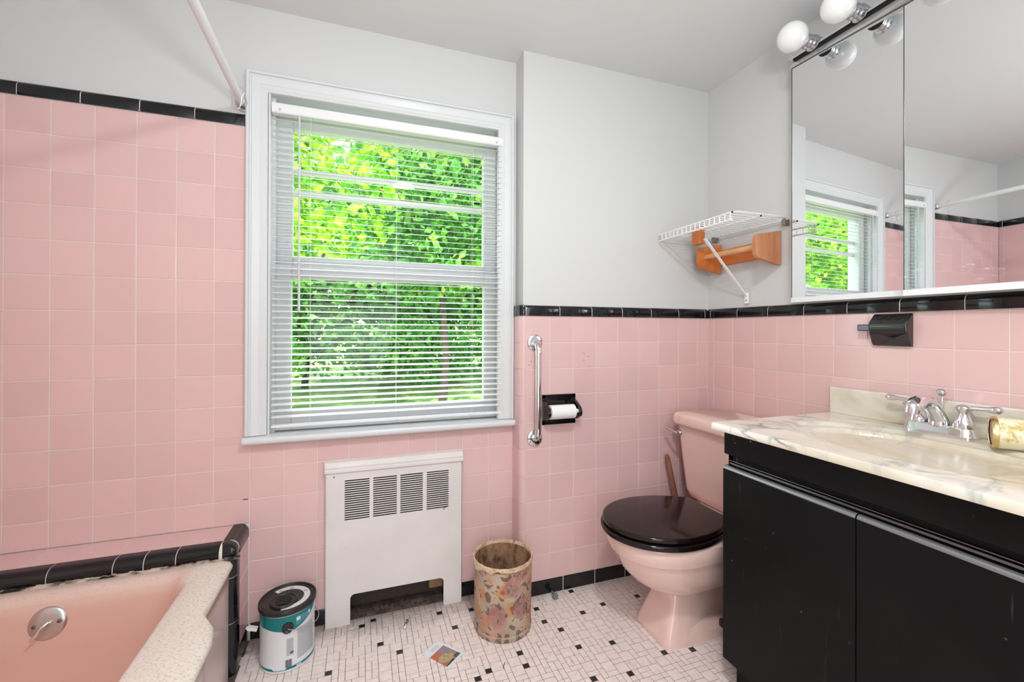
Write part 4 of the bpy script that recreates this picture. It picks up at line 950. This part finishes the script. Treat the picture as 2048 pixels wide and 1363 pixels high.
for k in range(6): m.add([uv(.30+.03*0, .1+.02*k, .0016), uv(.75, .1+.02*k, .0016), uv(.75, .108+.02*k, .0016), uv(.30, .108+.02*k, .0016)], [(0, 1, 2, 3)])
obj('card_print', m, NT('card_ink', lin(178, 190, 196), .5).m, cdn)
cr = thing('crystal_drop', 'faceted crystal drop ornament lying on the floor before the radiator', 'ornament', (.165, 1.655, FZ))
obj('crystal', M().lathe((.158, 1.64, FZ+.006), (.35, .93, .02), [(-.016, .001), (-.012, .005), (-.004, .0068), (.004, .006), (.010, .002)], 8), NT('crystal_facets', (.8, .82, .85, 1), .05, .75).m, cr, smooth=False)
obj('crystal_cap', M().lathe((.163, 1.654, FZ+.006), (.35, .93, .02), [(0, .003), (.004, .005), (.012, .005), (.016, .002)], 8), NT('cap_brass', (.5, .42, .2, 1), .3, 1).m, cr, smooth=False)
kb = thing('glass_knob', 'small blue-grey glass knob on the floor against the black base tiles', 'knob', (.752, 1.622, FZ))
obj('knob', M().lathe((.752, 1.612, FZ+.0125), (0, 1, 0), [(-.012, .002), (-.010, .007), (-.004, .0115), (.003, .012), (.008, .008), (.012, .005), (.03, .005)], 10), NT('blue_grey_glass', (.18, .25, .27, 1), .08, .3).m, kb, smooth=False)
def shred(nm, c, r, n, mat, seed, label, cat):
    rr = random.Random(seed); m = M(); pts = []
    for i in range(n): a = rr.random()*6.28; d = rr.random()*r; pts.append((c[0]+d*math.cos(a), c[1]+d*math.sin(a), FZ+rr.random()*r*.7))
    for i in range(n-2): m.add([pts[i], pts[i+1], pts[i+2]], [(0, 1, 2)])
    return tag(obj(nm, m, mat, smooth=False), label, cat)
cel = NT('cellophane', (.86, .86, .88, 1), .15).m
pb = NT('clear_film', (.9, .9, .92, 1), .08); pb.b.inputs['Transmission Weight'].default_value = .8
shred('plastic_scrap', (-.025, 1.685), .022, 14, pb.m, 1, 'crumpled clear plastic scrap beside the left foot of the radiator cover', 'litter')
tag(obj('paper_crumb', M().lathe((.695, 1.596, FZ+.003), (0, 0, 1), [(-.003, .002), (-.001, .005), (.002, .004), (.003, .001)], 6), whitep, smooth=False), 'tiny white crumb on the floor right of the waste basket', 'litter')
tag(obj('twig', M().tube([(.438, 1.335, FZ+.0012), (.443, 1.345, FZ+.0014), (.452, 1.358, FZ+.0012)], .0010, 5), dark), 'short dark twig on the floor in front of the waste basket', 'twig')
m = M()
for q in range(120):
    x = R.uniform(-.3, 1.1); y = R.choice([R.uniform(1.15, 1.7), R.uniform(1.5, 1.72)]); s_ = R.uniform(.0006, .0019)
    if y > YB-.02 and x > .6: y = YB-.02-R.random()*.05
    if x > .93: x -= .4
    m.add([(x-s_, y, FZ), (x, y-s_*1.4, FZ), (x+s_*1.3, y, FZ), (x, y+s_, FZ), (x, y, FZ+s_)], [(0, 1, 4), (1, 2, 4), (2, 3, 4), (3, 0, 4)])
o = tag(obj('floor_specks', m, NT('speck', lin(40, 30, 28), .9).m), 'dark specks of dirt scattered over the mosaic floor', 'debris'); o['kind'] = 'stuff'
m = M()
for q, (x, y) in enumerate(((.98, .24), (1.035, .19), (.985, .14), (.02, .0), (.05, .03))): pass
# drill holes left in the tiles of the chase
m = M()
for x, z in ((.9045, -.098), (.924, -.112), (.9035, -.128), (.668-.008, -.128), (.655-.004, -.143)):
    m.lathe((x, YB-.0002, z), (0, -1, 0), [(0, .002), (.0003, .0018)], 10)
obj('drill_holes', m, NT('hole', (.12, .07, .06, 1), .9).m, wall_chase)['kind'] = 'stuff'

# ---------------------------------------------------------------- garden outside
def lawn():
    m = NT('lawn', rough=.9); v = m.coord(world=True)
    a = m.ramp(m.noise(v, 1.1, 6, .7), [(.36, lin(60, 104, 34)), (.52, lin(118, 160, 60)), (.62, lin(206, 214, 110)), (.72, lin(238, 232, 196))])
    b = m.ramp(m.noise(v, 16, 5, .8), [(.35, BW(.55)), (.65, BW(1.15))]); mx = m.n('ShaderNodeMix', data_type='RGBA', blend_type='MULTIPLY'); mx.inputs[0].default_value = 1
    m.l(a, mx.inputs[6]); m.l(b, mx.inputs[7]); m.col(mx.outputs[2]); return m.m
GZ = -1.35
gx, gy = 60, 60; vs = []; rnd = np.random.RandomState(2)
for i in range(gx+1):
    for j in range(gy+1):
        x = -30+60*i/gx; y = 2.2+45*j/gy; vs.append((x, y, GZ+.06*math.sin(x*.9)+.05*math.sin(y*1.3)+max(0, y-9)*.05))
struct(obj('ground', M().add(vs, [(i*(gy+1)+j, i*(gy+1)+j+1, (i+1)*(gy+1)+j+1, (i+1)*(gy+1)+j) for i in range(gx) for j in range(gy)]), lawn(), org=(0, 0, 0)))
def leafmat(name, a, b, c_):
    m = NT(name, rough=.5); v = m.coord(world=True); cl = m.ramp(m.noise(v, 3.5, 4, .7), [(.35, a), (.5, b), (.66, c_)]); m.col(cl)
    t = m.t; tr = m.n('ShaderNodeBsdfTranslucent'); mx = m.n('ShaderNodeMixShader'); mx.inputs[0].default_value = .4
    m.l(cl, tr.inputs[0]); o = t.nodes['Material Output']; m.l(m.b.outputs[0], mx.inputs[1]); m.l(tr.outputs[0], mx.inputs[2]); m.l(mx.outputs[0], o.inputs[0]); return m.m
lf1 = leafmat('lime_leaves', lin(70, 150, 30), lin(140, 200, 30), lin(214, 226, 60)); lf2 = leafmat('green_leaves', lin(46, 120, 44), lin(92, 170, 60), lin(176, 214, 90)); lf3 = leafmat('shade_leaves', lin(56, 128, 48), lin(92, 164, 66), lin(150, 198, 90))
bark = NT('bark', lin(58, 50, 40), .9).m
def tree(x, y, cz, rad, n, leaf, seed, lab, cat='tree', nm='tree', ls=.085, trunk=True, grp=None):
    rs = np.random.RandomState(seed); t = thing(nm, lab, cat, (x, y, GZ), grp)
    nb = 26; cen = rs.normal(size=(nb, 3)); cen /= np.linalg.norm(cen, axis=1)[:, None]; cen *= rs.uniform(.25, .8, (nb, 1)); cr_ = rs.uniform(.25, .5, nb)
    k = rs.randint(0, nb, n); d = rs.normal(size=(n, 3)); d /= np.linalg.norm(d, axis=1)[:, None]
    p = (cen[k]+d*(cr_[k]*rs.uniform(.6, 1, n)**.5)[:, None])*np.array(rad)+np.array([x, y, cz])
    p = p[p[:, 2] > GZ+.05]; n = len(p)
    a = rs.normal(size=(n, 3)); a /= np.linalg.norm(a, axis=1)[:, None]; b = np.cross(a, rs.normal(size=(n, 3))); b /= np.linalg.norm(b, axis=1)[:, None]
    s = rs.uniform(.6, 1.3, (n, 1))*ls; V = np.empty((n, 4, 3)); V[:, 0] = p-a*s; V[:, 1] = p-b*s*.55; V[:, 2] = p+a*s; V[:, 3] = p+b*s*.55
    V = V.reshape(-1, 3)-np.array([x, y, GZ]); me = bpy.data.meshes.new('foliage'); me.vertices.add(4*n); me.vertices.foreach_set('co', V.ravel()); me.loops.add(4*n); me.loops.foreach_set('vertex_index', np.arange(4*n)); me.polygons.add(n); me.polygons.foreach_set('loop_start', np.arange(0, 4*n, 4)); me.polygons.foreach_set('loop_total', np.full(n, 4)); me.update(); me.validate(); me.materials.append(leaf)
    o = link('foliage', me, t, (x, y, GZ)); o['kind'] = 'stuff'
    if trunk:
        pts = [(x, y, GZ-.1), (x+.08, y, GZ+.8), (x-.05, y+.05, cz-.3*rad[2]), (x+.1, y, cz+.4*rad[2])]
        obj('trunk', M().tube(pts, [.08, .06, .045, .02], 8), bark, t)
    return t
tree(-1.6, 6.6, 2.1, (2.0, 1.4, 1.7), 7000, lf1, 1, 'bright lime green tree seen through the left of the window', grp=None)
tree(1.3, 7.4, 2.3, (2.2, 1.4, 2.0), 8000, lf2, 2, 'bright green leafy tree in the middle of the window view')
tree(3.3, 7.2, 2.0, (1.9, 1.4, 1.7), 7000, lf1, 3, 'yellow-green tree seen through the right of the window')
tree(-1.2, 10.5, .9, (3.4, 1.5, 1.9), 8000, lf3, 4, 'darker green tree behind the lime tree on the left', ls=.12)
tree(3.6, 11.5, 1.0, (3.6, 1.5, 1.9), 8000, lf3, 5, 'darker green tree behind the trees on the right', ls=.12)
tree(-2.4, 8.8, -.5, (1.5, .8, .8), 3500, lf2, 6, 'low round green shrub at the left edge of the lawn', 'shrub', 'shrub', trunk=False)
tree(1.1, 9.6, -.45, (1.7, .8, .75), 4000, lf3, 8, 'low dark shrub in the middle behind the lawn', 'shrub', 'shrub', trunk=False)
tree(4.6, 9.2, -.45, (1.8, .8, .8), 4000, lf2, 9, 'low light green shrub at the right edge of the lawn', 'shrub', 'shrub', trunk=False)
tree(-9.5, 6.5, 1.8, (3.2, 1.6, 2.6), 7000, lf1, 12, 'bright green tree at the far left, seen only in the mirror', ls=.11)
tree(-15, 7.5, 2.4, (4, 2, 3.4), 7000, lf2, 13, 'green tree beyond the far left tree, seen only in the mirror', ls=.14)
tree(1.5, 15, 2.6, (8, 1.5, 3.6), 14000, lf3, 10, 'wide hedge of dark trees closing the garden far behind', 'trees', 'tree_line', ls=.17, trunk=False)
